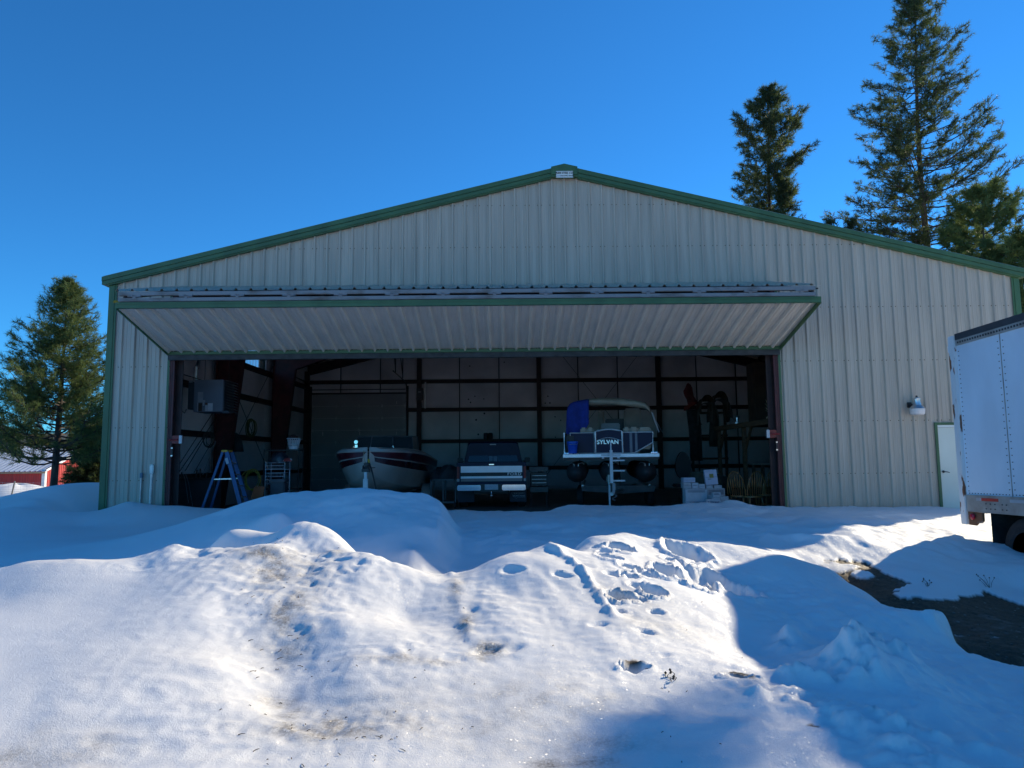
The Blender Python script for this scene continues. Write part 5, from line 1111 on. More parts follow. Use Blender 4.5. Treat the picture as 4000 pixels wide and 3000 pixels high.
# ---------------------------------------------------------------- left side of the building
HY = 18.7
hx = lambda c, Y=HY: P(650+c*.3797, 1600, Y)[0]
hz = lambda c, Y=HY: P(800, 1370+c*.3797, Y)[2]
uh = thing('unit_heater', 'grey unit heater hung high beside the left door post', 'heater', ((hx(220)+hx(575))/2, HY, hz(640)))
m_ht = mat('blue_grey_enamel', (.15, .165, .20), .45, 0, .08, 2)
MB().box(hx(275), hx(575), HY, HY+.75, hz(628), hz(298), .01).build('cabinet', m_ht, uh); MB().box(hx(205), hx(273), HY+.06, HY+.7, hz(600), hz(320), .01).build('fan_housing', mat('dark_enamel', (.05, .06, .07), .5), uh)
lv = MB()
for i in range(12): z = hz(620)+i*(hz(310)-hz(620))/11; lv.obox((hx(575)+.09, HY+.38, z), (.12, .68, .006), Matrix.Rotation(.5, 3, 'Y'))
lv.box(hx(575), hx(575)+.02, HY+.03, HY+.72, hz(620), hz(310)); lv.box(hx(575), hx(645), HY+.0, HY+.02, hz(640), hz(625)); lv.build('louvres', mat('dull_louvre', (.10, .105, .12), .4, .4), uh)
for a, b_, c_, d_, mt in ((318, 372, 425, 530, .30), (365, 395, 508, 530, .34), (425, 475, 540, 622, .5), (398, 422, 560, 622, .42), (372, 388, 532, 565, .38), (220, 262, 306, 326, .28), (318, 324, 532, 625, .4)):
    MB().box(hx(a), hx(b_), HY-.004, HY-.001, hz(d_), hz(c_)).build('sticker', mat('sticker_white', (mt, mt, mt*1.05), .5), uh)
MB().box(hx(328), hx(366), HY-.004, HY-.001, hz(622), hz(538)).build('sticker', mat('sticker_brown', (.06, .035, .02), .5), uh); MB().box(hx(396), hx(422), HY-.004, HY-.001, hz(556), hz(535)).build('sticker', mat('sticker_rust', (.14, .05, .02), .5), uh)
MB().tube([(hx(215), HY+.4, hz(300)), (hx(215), HY+.4, hz(150)), (hx(200), HY+.55, hz(130)), (hx(150), HY+.9, hz(125)), (hx(150), HY+1.0, hz(20))], .055, 10).build('flue_pipe', M['alu'], uh)
q = MB(); q.tube([(hx(350), HY+.2, hz(298)), (hx(350), HY+.2, 5.6)], .008, 5); q.tube([(hx(540), HY+.6, hz(298)), (hx(540), HY+.6, 5.6)], .008, 5); q.build('hanger_rod', M['steelblk'], uh)
q = MB(); q.tube([(hx(130), HY+.2, hz(235)), (hx(340), HY+.15, hz(298))], .014, 6); q.tube([(hx(205), HY, hz(600)), (hx(190), HY, hz(640)), (hx(140), HY, hz(600)), (hx(135), HY+.1, hz(450))], .012, 6); q.build('gas_pipe', M['steelblk'], uh)
# step ladder
LY = 17.7; lX = lambda px: P(px, 1850, LY)[0]; lZ = lambda py: P(880, py, LY)[2]
ld = thing('step_ladder', 'blue fibreglass step ladder with a yellow top standing open', 'ladder', (lX(885), LY, 0)); m_bl = mat('blue_fibreglass', (.010, .075, .21), .45, 0, .1, 3)
top = lZ(1766)
MB().box(lX(872), lX(897), LY-.18, LY+.18, top-.0, lZ(1758), .012).build('ladder_cap', mat('yellow_plastic_cap', (.50, .27, .02), .5), ld)
for s in (-1, 1):
    y0, y1 = LY+s*.16, LY+s*.26
    a, b_ = Vector((lX(893), y0, top)), Vector((lX(975), y1, 0)); MB().beam(a, b_, .035, .095, (0, 1, 0) if False else (1, 0, 0)).build('front_rail', m_bl, ld)
    a, b_ = Vector((lX(877), y0, top)), Vector((lX(798), y1*1+s*.02, 0)); MB().beam(a, b_, .03, .055, (1, 0, 0)).build('rear_rail', m_bl, ld)
    MB().beam((lX(845), LY+s*.20, lZ(1871)), (lX(921), LY+s*.20, lZ(1870)), .022, .025).build('spreader', M['alu'], ld)
for k in range(1, 6):
    t = k/6; x = lX(975)+(lX(893)-lX(975))*t; z = top*t; MB().box(x-.045, x+.045, LY-.24+.08*t, LY+.24-.08*t, z-.012, z+.012, .004).build('step', M['alu'], ld)
q = MB(); q.beam((lX(894.5), LY-.205, lZ(1790)), (lX(902), LY-.215, lZ(1812)), .004, .07, (1, 0, 0)); q.build('ladder_sticker', mat('ladder_label', (.35, .42, .5), .5), ld)
# black rack with basket, wire shelf, tote, orange sheet, hoses
KY = 20.0; kX = lambda px, Y=KY: P(px, 1850, Y)[0]; kZ = lambda py, Y=KY: P(1080, py, Y)[2]
br_ = thing('shelving_unit', 'black shelving unit carrying the laundry basket', 'shelf', (kX(1096), KY+.2, 0))
for z in (kZ(1757), 1.2, .65, .15): MB().box(kX(1027), kX(1167), KY, KY+.45, z-.03, z, .005).build('shelf', M['black'], br_)
for a in (1029, 1165):
    for d in (.02, .43): MB().tube([(kX(a), KY+d, 0), (kX(a), KY+d, kZ(1752))], .016, 6).build('post', M['black'], br_)
lb_ = thing('laundry_basket', 'white slotted laundry basket full of dark clothes on the black shelves', 'basket', (kX(1137), KY+.2, kZ(1755))); bxx = kX(1137)
z0, z1 = kZ(1755), kZ(1713); q = MB(); q.tube([(bxx+.195*math.cos(a), KY+.2+.15*math.sin(a), z1) for a in [2*PI_*i/28 for i in range(28)]], .013, 6, closed=True); q.build('rim', mat('white_plastic', (.62, .63, .66), .4), lb_)
q = MB(); q.lathe([(.13, 0), (.145, .085), (.138, .085), (.12, .01), (0, .01)], (bxx, KY+.2, z0), 24); q.lathe([(.155, .13), (.158, .15), (.150, .15), (.148, .13)], (bxx, KY+.2, z0), 24)
for i in range(20): a = 2*PI_*i/20; q.beam((bxx+.14*math.cos(a), KY+.2+.13*math.sin(a), z0+.07), (bxx+.185*math.cos(a), KY+.2+.145*math.sin(a), z1), .022, .006, (math.cos(a), math.sin(a), 0))
q.build('slatted_side', mat('white_plastic', (.62, .63, .66), .4), lb_)
def heap(name, lab, cat, c, r, mt, seed=0, group=None):
    rr_ = random.Random(seed); ph = [rr_.uniform(0, 6) for _ in range(6)]; rows = []
    for i in range(13):
        th = PI_/2*(i/12)*1.15; row = []
        for k in range(24):
            a = 2*PI_*k/24; w_ = 1+.16*math.sin(2*a+ph[0])+.10*math.sin(3*a+ph[1]+th*3)+.06*math.sin(7*a+ph[2]+th*5)
            row.append((c[0]+r[0]*w_*math.sin(th)*math.cos(a), c[1]+r[1]*w_*math.sin(th)*math.sin(a), c[2]+max(0, r[2]*math.cos(th)*(1+.15*math.sin(3*a+ph[3])*math.sin(th)))))
        rows.append(row)
    m_ = MB().grid(rows, close_u=True); o = m_.build(name, mt, None, smooth=True); return tag(o, lab, cat, group)
heap('folded_clothes', 'dark reddish clothes heaped in the white laundry basket', 'clothes', (bxx-.02, KY+.2, z1-.03), (.15, .12, .14), mat('dark_maroon_cloth', (.045, .015, .014), .9, 0, .3, 9), 2)
heap('plastic_bags', 'dark plastic bags heaped on the white wire rack', 'bags', (kX(1085, 19.4), 19.5, P(1080, 1805, 19.4)[2]-.02), (.30, .2, .30), mat('dark_bag', (.03, .034, .045), .3, 0, .3, 5), 5)
heap('red_cloth', 'red and white cloth at the right edge of the wire rack top', 'cloth', (kX(1125, 19.3), 19.25, P(1080, 1803, 19.3)[2]), (.14, .1, .10), mat('red_white_cloth', (.32, .035, .03), .8, 0, .2, 9, col2=(.5, .5, .52), thr=(.45, .5)), 6)
wr = thing('wire_rack', 'white wire rack with baskets in front of the black shelves', 'rack', (kX(1085, 19.4), 19.4, 0)); m_wr = mat('white_wire', (.50, .52, .58), .4)
X0, X1 = kX(1037, 19.3), kX(1112, 19.3); Z1 = P(1080, 1803, 19.3)[2]
for a in (X0, X1):
    for d in (19.3, 19.75): MB().tube([(a, d, 0), (a, d, Z1)], .011, 6).build('post', m_wr, wr)
for i, py in enumerate((1808, 1818, 1833, 1848, 1862, 1874, 1890)):
    z = P(1080, py, 19.3)[2]; q = MB(); q.tube([(X0, 19.3, z), (X1, 19.3, z), (X1, 19.75, z), (X0, 19.75, z)], .007, 5, closed=True)
    if i in (1, 3, 5):
        for k in range(15): x = X0+(X1-X0)*k/14; q.tube([(x, 19.3, z), (x, 19.3, z-.09), (x, 19.75, z-.09)], .0025, 4)
    q.build('wire_shelf', m_wr, wr)
q = MB(); a = kX(1131, 19.1); q.tube([(a, 19.1, 0), (a, 19.1, P(1130, 1835, 19.1)[2]), (kX(1112, 19.1), 19.1, P(1130, 1835, 19.1)[2])], .009, 5); q.build('side_rail', m_wr, wr)
tt = thing('storage_tote', 'grey lidded storage tote in front of the wire rack', 'tote', (kX(1084, 18.9), 18.9, 0)); a, b_ = kX(1053, 18.8), kX(1114, 18.8); zt3 = P(1080, 1884, 18.8)[2]
MB().box(a+.02, b_-.02, 18.8, 19.15, 0, zt3, .03).build('tote_body', mat('grey_tote', (.06, .065, .08), .5), tt); MB().box(a-.0, b_, 18.78, 19.17, zt3, P(1080, 1872, 18.8)[2], .02).build('tote_lid', mat('grey_tote_lid', (.085, .09, .11), .5), tt)
o = MB(); a = P(979, 1950, 18.3); zz = [P(979+s_, py, 18.3) for s_, py in ((0, 1949), (46, 1949), (55, 1900), (15, 1900))]; o.prism([(p[0], p[2]) for p in zz], 18.3, 18.33); o = o.build('orange_board', mat('orange_plastic', (.30, .06, .01), .5, 0, .1, 3)); tag(o, 'orange plastic board leaning beside the wire rack', 'board')
def coil(name, lab, px, py, Y, r, n, col, seed, rt=.012):
    rr_ = random.Random(seed); c = P(px, py, Y); pts = []
    for i in range(n*18): a = 2*PI_*i/18; k = i/(n*18); pts.append((c[0]+r[0]*(1+.10*math.sin(a*.37+seed))*math.cos(a)+.05*math.sin(k*9), Y+.05*math.sin(a*.7)+.06*k, c[2]+r[1]*(1+.08*math.sin(a*.23+seed*2))*math.sin(a)-.05*k))
    q = MB(); q.tube(pts, rt, 6); o = q.build(name, mat(name+'_rubber', col, .5), None, smooth=True); return tag(o, lab, 'hose')
coil('air_hose', 'yellow air hose coiled loosely beside the ladder', 983, 1872, 18.9, (.21, .26), 5, (.20, .15, .01), 3)
coil('garden_hose', 'green hose coil hanging on the left wall', 978, 1668, 23.5, (.13, .28), 7, (.055, .065, .012), 8, .014)
coil('extension_lead', 'black extension lead coil hanging from the left wall rail', 813, 1712, 19.6, (.12, .20), 4, (.03, .025, .012), 5, .010)
cloth('rain_jacket', 'dark teal jacket hanging on the left wall behind the ladder', 'jacket', [(1690, 905, 925), (1700, 902, 935), (1720, 900, 945), (1745, 905, 950), (1765, 910, 953)], 22.8, mat('dark_teal_cloth', (.018, .026, .028), .8, 0, .3, 6), seed=21)
# long handled tools leaning on the left wall
tools = [((833, 1610), (716, 1790), 20.2, 'rake handle', .011), ((845, 1632), (730, 1800), 20.4, '', .011), ((812, 1690), (742, 1808), 20.0, '', .012), ((826, 1728), (772, 1822), 19.4, '', .010), ((842, 1724), (803, 1826), 19.0, 'pale', .014), ((876, 1708), (858, 1738), 21, '', .01)]
labs = ['long dark pole leaning highest on the left wall', 'dark pole just right of the highest leaning pole', 'dark pole leaning below the heater', 'thin dark pole leaning lower, left of the pale one', 'pale grey pole leaning nearest the ladder', 'short stick leaning above the ladder top']
for (a, b_, Y_, nm, r_), lab in zip(tools, labs):
    p, q_ = P(a[0], a[1], Y_+.3), P(b_[0], b_[1], Y_-.4); q_ = p+(q_-p)*1.25; q = MB(); q.tube([p, q_], r_, 6); o = q.build('pole', M['galv'] if nm == 'pale' else m_dw); tag(o, lab, 'pole', 'long poles leaning on the left wall')
for (px0, py0, px1, py1, lab) in ((700, 1800, 737, 1965, 'thin wire stem curving up from the brush by the left post'), (712, 1815, 752, 1975, 'thin wire stem leaning right in the brush by the left post')):
    p, q_ = P(px0, py0, 18.2), P(px1, py1, 17.9); q = MB(); q.tube([p, (p+q_)/2+np.array([.03, 0, .05]), q_], .006, 5); o = q.build('brush_cane', M['galv']); tag(o, lab, 'cane', 'canes by the left post')
tb_ = thing('tool_bin', 'low dark bin of tools below the leaning poles', 'bin', (P(760, 1900, 19)[0], 19, 0)); a = ORG[tb_].x
MB().box(a-.5, a+.6, 18.8, 19.3, 0, .95, .03).build('bin_body', mat('dark_bin', (.03, .03, .035), .6), tb_); MB().box(a-.52, a+.62, 18.78, 19.32, .95, 1.0, .02).build('bin_rim', M['black'], tb_)
q = MB()
for k in range(7): x = a-.4+k*.13; q.tube([(x, 19.05, .9), (x+.05*math.sin(k*3), 19.1, 1.15+.1*math.sin(k*5))], .02, 6)
q.build('tool_handles', m_dw, tb_)
heap('paper_sack', 'pale crumpled sack on the floor between the ladder legs', 'sack', (P(900, 1960, 18.9)[0], 18.9, 0), (.32, .22, .17), mat('pale_sack', (.16, .15, .14), .8, 0, .2, 6), 9)
# carts beside the pickup
gc = thing('steel_cart', 'low steel frame cart with bundles, left of the pickup', 'cart', (P(1730, 1900, 21)[0], 21, 0)); CX = lambda px: P(px, 1900, 21.0)[0]; CZ = lambda py: P(1730, py, 21.0)[2]
q = MB()
for a in (1684, 1731, 1779): q.box(CX(a)-.02, CX(a)+.02, 21, 21.05, .15, CZ(1872)); q.box(CX(a)-.02, CX(a)+.02, 21.8, 21.85, .15, CZ(1872))
for z in (.17, CZ(1874)): q.box(CX(1684), CX(1779), 20.99, 21.04, z-.02, z+.02); q.box(CX(1684), CX(1779), 21.81, 21.86, z-.02, z+.02); q.box(CX(1684), CX(1684)+.04, 20.99, 21.86, z-.02, z+.02); q.box(CX(1779)-.04, CX(1779), 20.99, 21.86, z-.02, z+.02)
q.build('cart_frame', mat('grey_steel', (.10, .10, .11), .5, .3), gc); MB().box(CX(1684), CX(1779), 21.05, 21.8, .18, .21).build('cart_tray', M['steelblk'], gc)
for k, a in enumerate((1690, 1774)): MB().lathe([(0, 0), (.08, 0), (.08, .05), (0, .05)], (CX(a), 21.0, .08), 12, 'X').build('cart_wheel', M['rubber'], gc)
heap('grey_bundle', 'grey bundle on the steel cart left of the pickup', 'bundle', (CX(1748), 21.4, CZ(1872)), (.3, .3, .42), mat('grey_canvas', (.055, .058, .065), .85, 0, .2, 5), 14)
heap('dark_bundle', 'dark bundle on the left half of the steel cart', 'bundle', (CX(1702), 21.4, CZ(1872)), (.22, .3, .30), mat('dark_canvas', (.03, .032, .04), .85, 0, .2, 5), 15)
tc2 = thing('tool_chest', 'dark two shelf tool chest to the right of the pickup', 'tool chest', (P(2103, 1870, 21.2)[0], 21.2, 0)); DX_ = lambda px: P(px, 1870, 21.2)[0]; DZ_ = lambda py: P(2100, py, 21.2)[2]
MB().box(DX_(2068), DX_(2142), 21.2, 21.8, DZ_(1842), DZ_(1824), .01).build('top_tray', mat('dark_grey_enamel', (.045, .047, .052), .4), tc2); MB().box(DX_(2074), DX_(2138), 21.22, 21.78, DZ_(1898), DZ_(1846), .01).build('drawer_box', M['steelblk'], tc2)
for py in (1858, 1872, 1886): MB().box(DX_(2078), DX_(2134), 21.205, 21.219, DZ_(py+1), DZ_(py-1)).build('drawer_pull', M['galv'], tc2)
MB().box(DX_(2070), DX_(2140), 21.15, 21.8, DZ_(1922), DZ_(1902), .01).build('lower_tray', mat('dark_grey_enamel', (.045, .047, .052), .4), tc2)
for a in (2074, 2136): MB().tube([(DX_(a), 21.3, 0), (DX_(a), 21.3, DZ_(1842))], .02, 6).build('leg', M['steelblk'], tc2)
for px, lab in ((1898, 'left grey can on the rear wall rail behind the pickup cab'), (1916, 'right grey can on the rear wall rail behind the pickup cab')):
    c = P(px, 1712, 32.3); q = MB(); q.lathe([(0, 0), (.10, 0), (.11, .05), (.11, .28), (.09, .31), (0, .32)], (c[0], 32.3, P(px, 1718, 32.3)[2]), 14); o = q.build('metal_can', mat('dark_can', (.05, .05, .055), .4, .4), None, auto=40); tag(o, lab, 'can', 'cans on the rear wall rail')
# ---------------------------------------------------------------- trees
m_bark = mat('pine_bark', (.075, .055, .045), .9, 0, .35, 5, .4, 12, stretch=(3, 3, .7))
def needle_mat(name, a, b_):
    m = mat(name, a, .6, 0, .3, .9, col2=b_, thr=(.35, .65), spec=.2)
    n = m.node_tree; pb_ = n.nodes['Principled BSDF']; tl = n.nodes.new('ShaderNodeBsdfTranslucent'); mx = n.nodes.new('ShaderNodeMixShader'); mx.inputs[0].default_value = .3
    tl.inputs[0].default_value = (.15, .21, .06, 1); n.links.new(pb_.outputs[0], mx.inputs[1]); n.links.new(tl.outputs[0], mx.inputs[2]); n.links.new(mx.outputs[0], n.nodes['Material Output'].inputs[0]); return m
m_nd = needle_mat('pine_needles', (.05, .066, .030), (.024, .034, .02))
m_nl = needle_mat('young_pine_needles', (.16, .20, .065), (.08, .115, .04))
def tufts(cs, ds, ln, nper, wd, rng):
    """needle bursts: thin triangles round each shoot tip (numpy)"""
    cs = np.repeat(np.array(cs), nper, 0); ds = np.repeat(np.array(ds), nper, 0); n = len(cs)
    r = rng.normal(size=(n, 3)); r /= np.linalg.norm(r, axis=1)[:, None]
    d = r*.95+ds*.75; d /= np.linalg.norm(d, axis=1)[:, None]
    side = np.cross(d, rng.normal(size=(n, 3))); side /= np.linalg.norm(side, axis=1)[:, None]+1e-9
    L_ = ln*rng.uniform(.6, 1.1, (n, 1)); st0 = cs-ds*ln*rng.uniform(0, 1.1, (n, 1)); w_ = wd*side
    v = np.stack([st0-w_, st0+w_, st0+d*L_], 1).reshape(-1, 3); f = np.arange(n*3).reshape(-1, 3); return v, f
def pine(name, lab, base, H, spread, seed, lean=(0, 0), z_first=.12, nb=90, tuft=.26, nper=26, wd=.012, mt=None, group=None, bare=None, shape=None, nsub=6, up=.35, tr=.011):
    rng = np.random.RandomState(seed); t = thing('pine_tree', lab, 'tree', base, group); B = Vector(base)
    def axis_(h): return B+Vector((lean[0]*h/H+.01*H*math.sin(h*.35+seed)*.4, lean[1]*h/H, h))
    q = MB(); q.tube([axis_(H*i/14) for i in range(15)], [max(.015, H*tr*(1-i/14)**.85) for i in range(15)], 9); q.build('trunk', m_bark, t, smooth=True)
    br_ = MB(); cs, ds = [], []
    shape = shape or (lambda k: (1-k)**.8*min(1, .55+k*2.2))
    for i in range(nb):
        k = z_first+(1-z_first)*((i+rng.rand())/nb)**1.05; h = H*min(k, .985); az = i*2.4+rng.uniform(-.5, .5)
        L0 = spread*shape((k-z_first)/(1-z_first))*rng.uniform(.62, 1.12)+.12
        p0 = axis_(h); d = Vector((math.cos(az), math.sin(az), 0)); pts = [p0]; m_ = 6; sag = rng.uniform(-.05, .12)
        for j in range(1, m_+1):
            u_ = j/m_; z = L0*(-sag*math.sin(PI_*u_)*1.2+up*u_**1.8+(.25 if k > .8 else 0)*u_)
            pts.append(p0+d*L0*u_+Vector((rng.uniform(-.05, .05)*L0*u_, rng.uniform(-.05, .05)*L0*u_, z)))
        r0 = .010*L0+.008; br_.tube(pts, [r0*(1-.75*j/m_) for j in range(m_+1)], 5, cap=False)
        isb = bare is not None and bare(p0, d, k)
        ns = int(nsub*max(.5, L0/spread*2.2))+2
        for s_ in range(ns):
            u_ = rng.uniform(.28, 1.0) if s_ else 1.0; a_ = pts[0].lerp(pts[-1], u_) if False else None
            f_ = u_*m_; i0 = min(int(f_), m_-1); a_ = pts[i0].lerp(pts[i0+1], f_-i0)
            sd_ = Vector((-d.y, d.x, 0))*rng.choice([-1, 1]); tl_ = L0*rng.uniform(.10, .30)*(1.15-u_*.6)+.08
            dr_ = (d*rng.uniform(.3, .9)+sd_*rng.uniform(.2, .9)*(s_ > 0)+Vector((0, 0, rng.uniform(.05, .7)))).normalized()
            e_ = a_+dr_*tl_; br_.tube([a_, (a_+e_)/2+Vector((0, 0, -.03*tl_)), e_], [r0*.4, r0*.32, .006], 4, cap=False)
            if isb: continue
            cs.append(e_); ds.append(dr_)
            for q_ in range(2):
                g = e_+Vector(rng.uniform(-1, 1, 3))*tuft*.9-dr_*tuft*rng.uniform(.2, 1.4); cs.append(g); ds.append((dr_+Vector(rng.uniform(-.5, .5, 3))).normalized())
    for h in (.995, .985, .97): cs.append(axis_(H*h)); ds.append(Vector((0, 0, 1)))
    br_.build('branches', m_bark, t, fix=False, smooth=True)
    v, f = tufts([tuple(c) for c in cs], [tuple(c) for c in ds], tuft, nper, wd, rng)
    me = bpy.data.meshes.new('foliage'); v = v-np.array(base)
    me.vertices.add(len(v)); me.vertices.foreach_set('co', v.astype(np.float32).ravel()); me.loops.add(f.size); me.loops.foreach_set('vertex_index', f.astype(np.int32).ravel())
    me.polygons.add(len(f)); me.polygons.foreach_set('loop_start', np.arange(0, f.size, 3, dtype=np.int32)); me.polygons.foreach_set('loop_total', np.full(len(f), 3, np.int32)); me.update(calc_edges=True)
    me.materials.append(mt or m_nd); o = bpy.data.objects.new('foliage', me); COL.objects.link(o); o.parent = t; return t
def at_tree(px_top, py_top, px_base, Y_, zb=0.0):
    T_ = P(px_top, py_top, Y_); b_ = P(px_base, 1800, Y_); return (b_[0], Y_, zb), T_[2]-zb, (T_[0]-b_[0], 0)
# tall pine, right
Bs, H_, ln = at_tree(3562, -25, 3665, 37)
pine('pine_tree', 'tallest pine, standing behind the right roof slope', Bs, H_, 5.0, 11, ln, .30, 200, .28, 24, .012, nsub=8, shape=lambda k: (1-k)**.62*min(1, .75+k), up=.30)
Bs, H_, ln = at_tree(2995, 340, 3045, 36)
pine('pine_tree', 'shorter pine behind the roof with bare twigs on its right side', Bs, H_, 3.7, 25, ln, .35, 150, .27, 28, .012, nsub=9, shape=lambda k: (1-k)**.55*min(1, .8+k)*(.75+.35*math.sin(k*9+1)), bare=lambda p, d, k: d.x > .5 and .42 < k < .62)
Bs, H_, ln = at_tree(3060, 700, 3085, 35)
pine('pine_tree', 'small pine half hidden at the right foot of the shorter pine', Bs, H_, 1.9, 31, ln, .5, 40, .25, 30, .011, nsub=6)
Bs, H_, ln = at_tree(3840, 745, 3857, 28)
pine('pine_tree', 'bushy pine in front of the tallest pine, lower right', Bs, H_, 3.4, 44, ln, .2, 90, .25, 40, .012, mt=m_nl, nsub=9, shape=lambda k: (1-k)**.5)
Bs, H_, ln = at_tree(3990, 920, 4020, 26)
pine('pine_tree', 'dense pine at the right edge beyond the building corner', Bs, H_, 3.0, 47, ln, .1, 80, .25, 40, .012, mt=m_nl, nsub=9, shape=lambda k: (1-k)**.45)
Bs, H_, ln = at_tree(3245, 855, 3245, 34)
pine('pine_tree', 'pine top just peeping over the roof, left of the other tip', Bs, H_, 1.2, 51, ln, .6, 22, .25, 30, .012)
Bs, H_, ln = at_tree(3325, 850, 3322, 34)
pine('pine_tree', 'pine top just peeping over the roof, right of the other tip', Bs, H_, 1.1, 52, ln, .6, 22, .25, 30, .012)
# left pine
bp0 = G(205, 1925, Hs(-17, 26) if False else -.1); Y_ = 25.5; T_ = P(265, 1100, Y_); b0_ = P(207, 1900, Y_); zb = Hs(b0_[0], Y_)-.1
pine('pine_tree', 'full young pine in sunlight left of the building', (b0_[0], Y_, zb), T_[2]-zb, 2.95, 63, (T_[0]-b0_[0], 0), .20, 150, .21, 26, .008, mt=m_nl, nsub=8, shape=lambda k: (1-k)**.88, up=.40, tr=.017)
c = P(398, 1780, 30); pine('pine_tree', 'smaller dark pine behind the left corner of the building', (c[0], 30, -.3), 3.4, 1.4, 71, (0, 0), .05, 60, .2, 34, .009, nsub=8, shape=lambda k: (1-k)**.5)
# pines right of the view that throw their shade across the snow
pine('pine_tree', 'pine outside the view to the right, beyond the trailer', (17.9, 18.2, -.2), 12.9, .42, 83, (0, 0), .82, 12, .26, 14, .018, nsub=2, shape=lambda k: 1-.5*k)
# ---------------------------------------------------------------- distant ridge, barn, fence post
hl_ = MB(); rows = []
for j, (yy, zz) in enumerate(((330, -3), (360, 7), (420, 16), (520, 22), (700, 24))):
    rows.append([(x, yy+20*math.sin(x*.013+j), zz*(1-.0009*max(0, x+300))+((1.8*math.sin(x*.021+j*1.3)+1.3*math.sin(x*.057)) if j else 0)) for x in range(-900, 700, 12)])
hl_.grid(rows); o = hl_.build('distant_hills', mat('forested_hill', (.03, .045, .035), .95, 0, .5, .12, col2=(.09, .09, .09), thr=(.3, .8)), None, smooth=True); o['kind'] = 'structure'
BYd = 70.0; nc = P(172, 1900, BYd); zg = -1.9; ez = P(172, 1836, BYd)[2]; rz_ = P(325, 1745, BYd+6.5)[2]; Xc = nc[0]
bn = thing('red_barn', 'long red barn with a pale metal roof beyond the left pine', 'barn', (Xc, BYd, zg)); m_red = mat('barn_red', (.42, .022, .016), .6, 0, .15, 1.5, stretch=(8, 8, .5))
w1 = MB(); rows = [[], []]
for i in range(0, 300): x = Xc-i*.1; dy = .02 if i % 3 == 0 else 0; rows[0].append((x, BYd-dy, zg)); rows[1].append((x, BYd-dy, ez))
w1.grid(rows); w1.build('front_wall', m_red, bn, fix=False)
w2 = MB(); w2.prism([(BYd, zg), (BYd+6.5, zg), (BYd+6.5, rz_), (BYd, ez)], Xc-.1, Xc, 'YZ'); w2.build('gable_wall', m_red, bn)
w3 = MB(); 
for i in range(21): y = BYd+.15+i*.3; w3.box(Xc, Xc+.03, y, y+.06, zg, ez+(y-BYd)*(rz_-ez)/6.5-.15)
w3.build('wall_ribs', m_red, bn)['kind'] = 'stuff'
MB().prism([(Xc-30, zg), (Xc-.12, zg), (Xc-.12, rz_), (Xc-30, rz_)], BYd+6.4, BYd+6.5).build('back_wall', m_red, bn)
for s in (0,):
    r_ = MB(); a = (BYd-.35, ez-.13); rows = [[], []]
    for i in range(0, 305): x = Xc+.3-i*.1; h = .05 if i % 5 == 0 else 0; rows[0].append((x, a[0], a[1]+h)); rows[1].append((x, BYd+6.8, rz_+.1+h))
    r_.grid(rows); r_.build('roof', mat('pale_metal_roof', (.72, .74, .76), .35, .3, .1, .5), bn, fix=False)
wt = mat('white_trim', (.7, .7, .68), .5)
for a in ((Xc-.25, Xc+.06, BYd-.06, BYd+.25), (Xc-.05, Xc+.07, BYd+6.2, BYd+6.55)): MB().box(a[0], a[1], a[2], a[3], zg, ez+.1 if a[2] < BYd+3 else rz_).build('corner_trim', wt, bn)
MB().box(Xc-30, Xc+.3, BYd-.42, BYd-.36, ez-.32, ez-.16).build('fascia', mat('tan_fascia', (.35, .22, .12), .6), bn)
MB().beam((Xc+.33, BYd-.3, ez-.05), (Xc+.33, BYd+6.7, rz_+.05), .05, .2).build('gable_trim', wt, bn)
c = G(40, 1935, -.2); yy = 33.0; c = P(42, 1935, yy); a = P(58, 1880, yy)
fp = thing('fence', 'thin grey fence post with wire mesh in front of the barn', 'fence', (c[0], yy, c[2]-.2)); MB().tube([(c[0], yy, c[2]-.2), (a[0], yy, a[2])], .035, 7).build('post', mat('grey_post', (.20, .19, .18), .8), fp)
q = MB()
for k in range(7): z = c[2]+.1+k*.08; q.tube([(c[0]-3, yy+.1, z), (c[0]+.1, yy, z), (c[0]+2.6, yy+.2, z-.08)], .004, 4)
for k in range(20): x = c[0]-3+k*.28; q.tube([(x, yy+.1, c[2]), (x, yy+.1, c[2]+.6)], .003, 3)
q.build('wire_mesh', M['galv'], fp)
sp = MB(); rows = []; cc = P(60, 1930, 36)
for i in range(10):
    th = PI_/2*i/9; rows.append([(cc[0]+2.2*math.sin(th)*math.cos(a)*(1+.1*math.sin(3*a)), 36+2.0*math.sin(th)*math.sin(a), cc[2]-.6+1.1*math.cos(th)**1.0+.05*math.sin(5*a+th*4)) for a in [2*PI_*k/28 for k in range(28)]])
sp.grid(rows, close_u=True); o = sp.build('snow_pile', snow.data.materials[0], None, smooth=True); o['kind'] = 'structure'
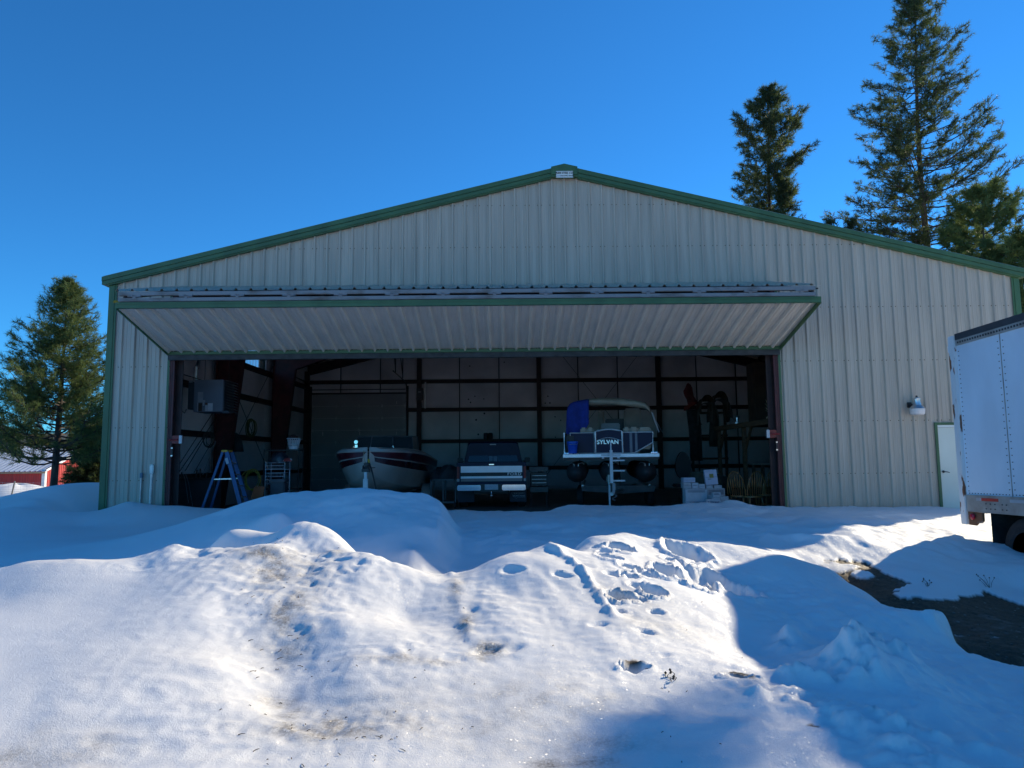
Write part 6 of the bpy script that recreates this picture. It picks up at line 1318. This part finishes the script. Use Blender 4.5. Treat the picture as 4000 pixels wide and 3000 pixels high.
# ---------------------------------------------------------------- dry weeds and gravel on the bare earth
rng = np.random.RandomState(5); v = []; f = []
for k in range(5200):
    px, py = rng.uniform(3150, 4020), rng.uniform(2225, 2640); c = G(px, py, -.22); h0 = Hs(c[0], c[1])
    i_ = int(np.clip(np.searchsorted(xs, c[0]), 0, nx-1)); j_ = int(np.clip(np.searchsorted(ys, c[1]), 0, ny-1))
    if earth[j_, i_] < .4: continue
    a = rng.uniform(0, 6.28); L_ = rng.uniform(.015, .05); w_ = .003; n = len(v); d = (math.cos(a), math.sin(a))
    v += [(c[0]-d[1]*w_, c[1]+d[0]*w_, h0-.005), (c[0]+d[1]*w_, c[1]-d[0]*w_, h0-.005), (c[0]+d[0]*L_, c[1]+d[1]*L_, h0+L_*rng.uniform(.1, .8))]; f.append((n, n+1, n+2))
gm = MB(); gm.v = v; gm.f = f; o = gm.build('dead_grass', mat('straw', (.14, .11, .06), .9, 0, .3, 30), None, fix=False); tag(o, 'short dead grass lying on the bare earth', 'grass', kind='stuff')
v = MB(); rg = random.Random(6)
for k in range(420):
    px, py = rg.uniform(3200, 4020), rg.uniform(2230, 2640); c = G(px, py, -.22)
    i_ = int(np.clip(np.searchsorted(xs, c[0]), 0, nx-1)); j_ = int(np.clip(np.searchsorted(ys, c[1]), 0, ny-1))
    if earth[j_, i_] < .5: continue
    r_ = rg.uniform(.006, .02); v.lathe([(0, -r_), (r_*.9, -r_*.3), (r_, r_*.2), (0, r_*.7)], (c[0], c[1], Hs(c[0], c[1])), 6)
if v.f: o = v.build('gravel', mat('pebble', (.20, .18, .15), .8, 0, .4, 6), None); tag(o, 'small pebbles scattered over the bare earth', 'gravel', kind='stuff')
def weed(px, py, z0, hs_, lab, seed):
    rg = random.Random(seed); c = G(px, py, z0); h0 = Hs(c[0], c[1]); t = thing('dry_weed', lab, 'weed', (c[0], c[1], h0), 'dry weeds poking out of the snow')
    q = MB(); s_ = MB()
    for k in range(6):
        a = rg.uniform(-1.4, 1.4); L_ = hs_*rg.uniform(.5, 1); e = Vector((c[0]+L_*math.sin(a)*.7, c[1]+rg.uniform(-.1, .1), h0+L_*math.cos(a*.6))); m_ = (Vector((c[0], c[1], h0-.03))+e)/2+Vector((rg.uniform(-.03, .03), 0, .02)); q.tube([(c[0]+rg.uniform(-.02, .02), c[1], h0-.03), m_, e], [.003, .0025, .0015], 4)
        s_.lathe([(0, -.010), (.010, 0), (0, .012)], e, 6)
    q.build('stems', mat('weed_stem', (.06, .045, .03), .9), t); s_.build('seed_heads', mat('weed_head', (.05, .035, .025), .9), t)
weed(3868, 2318, -.30, .22, 'dry weed with round seed heads at the edge of the bare earth', 3)
weed(3625, 2275, -.12, .09, 'short dry sprig left of the round headed weed', 4)
weed(2620, 2650, .08, .05, 'tiny dark sprig in the near snow beside the bare spot', 5)

tg_ = MB(); rg = random.Random(16)
for k in range(110):
    px, py = rg.choice([(rg.uniform(1000, 2900), rg.uniform(2300, 2980)), (rg.gauss(1100, 90), rg.gauss(2400, 160)), (rg.gauss(1300, 200), rg.gauss(2860, 60))])
    if py > 2990 or py < 2120: continue
    c = G(px, py, .2 if py < 2600 else .08); h0 = Hs(c[0], c[1]); a = rg.uniform(0, 3.14); L_ = rg.choice([.01, .015, .02, .035]); d = Vector((math.cos(a), math.sin(a), rg.uniform(-.1, .2)))
    p = Vector((c[0], c[1], h0+.003)); tg_.tube([p, p+d*L_*.5+Vector((0, 0, .003)), p+d*L_], [.0022, .0018, .001], 4)
o = tg_.build('twigs_and_needles', mat('twig_brown', (.06, .04, .025), .9), None, fix=False); tag(o, 'fine brown twigs and needles scattered over the near snow', 'debris', kind='stuff')
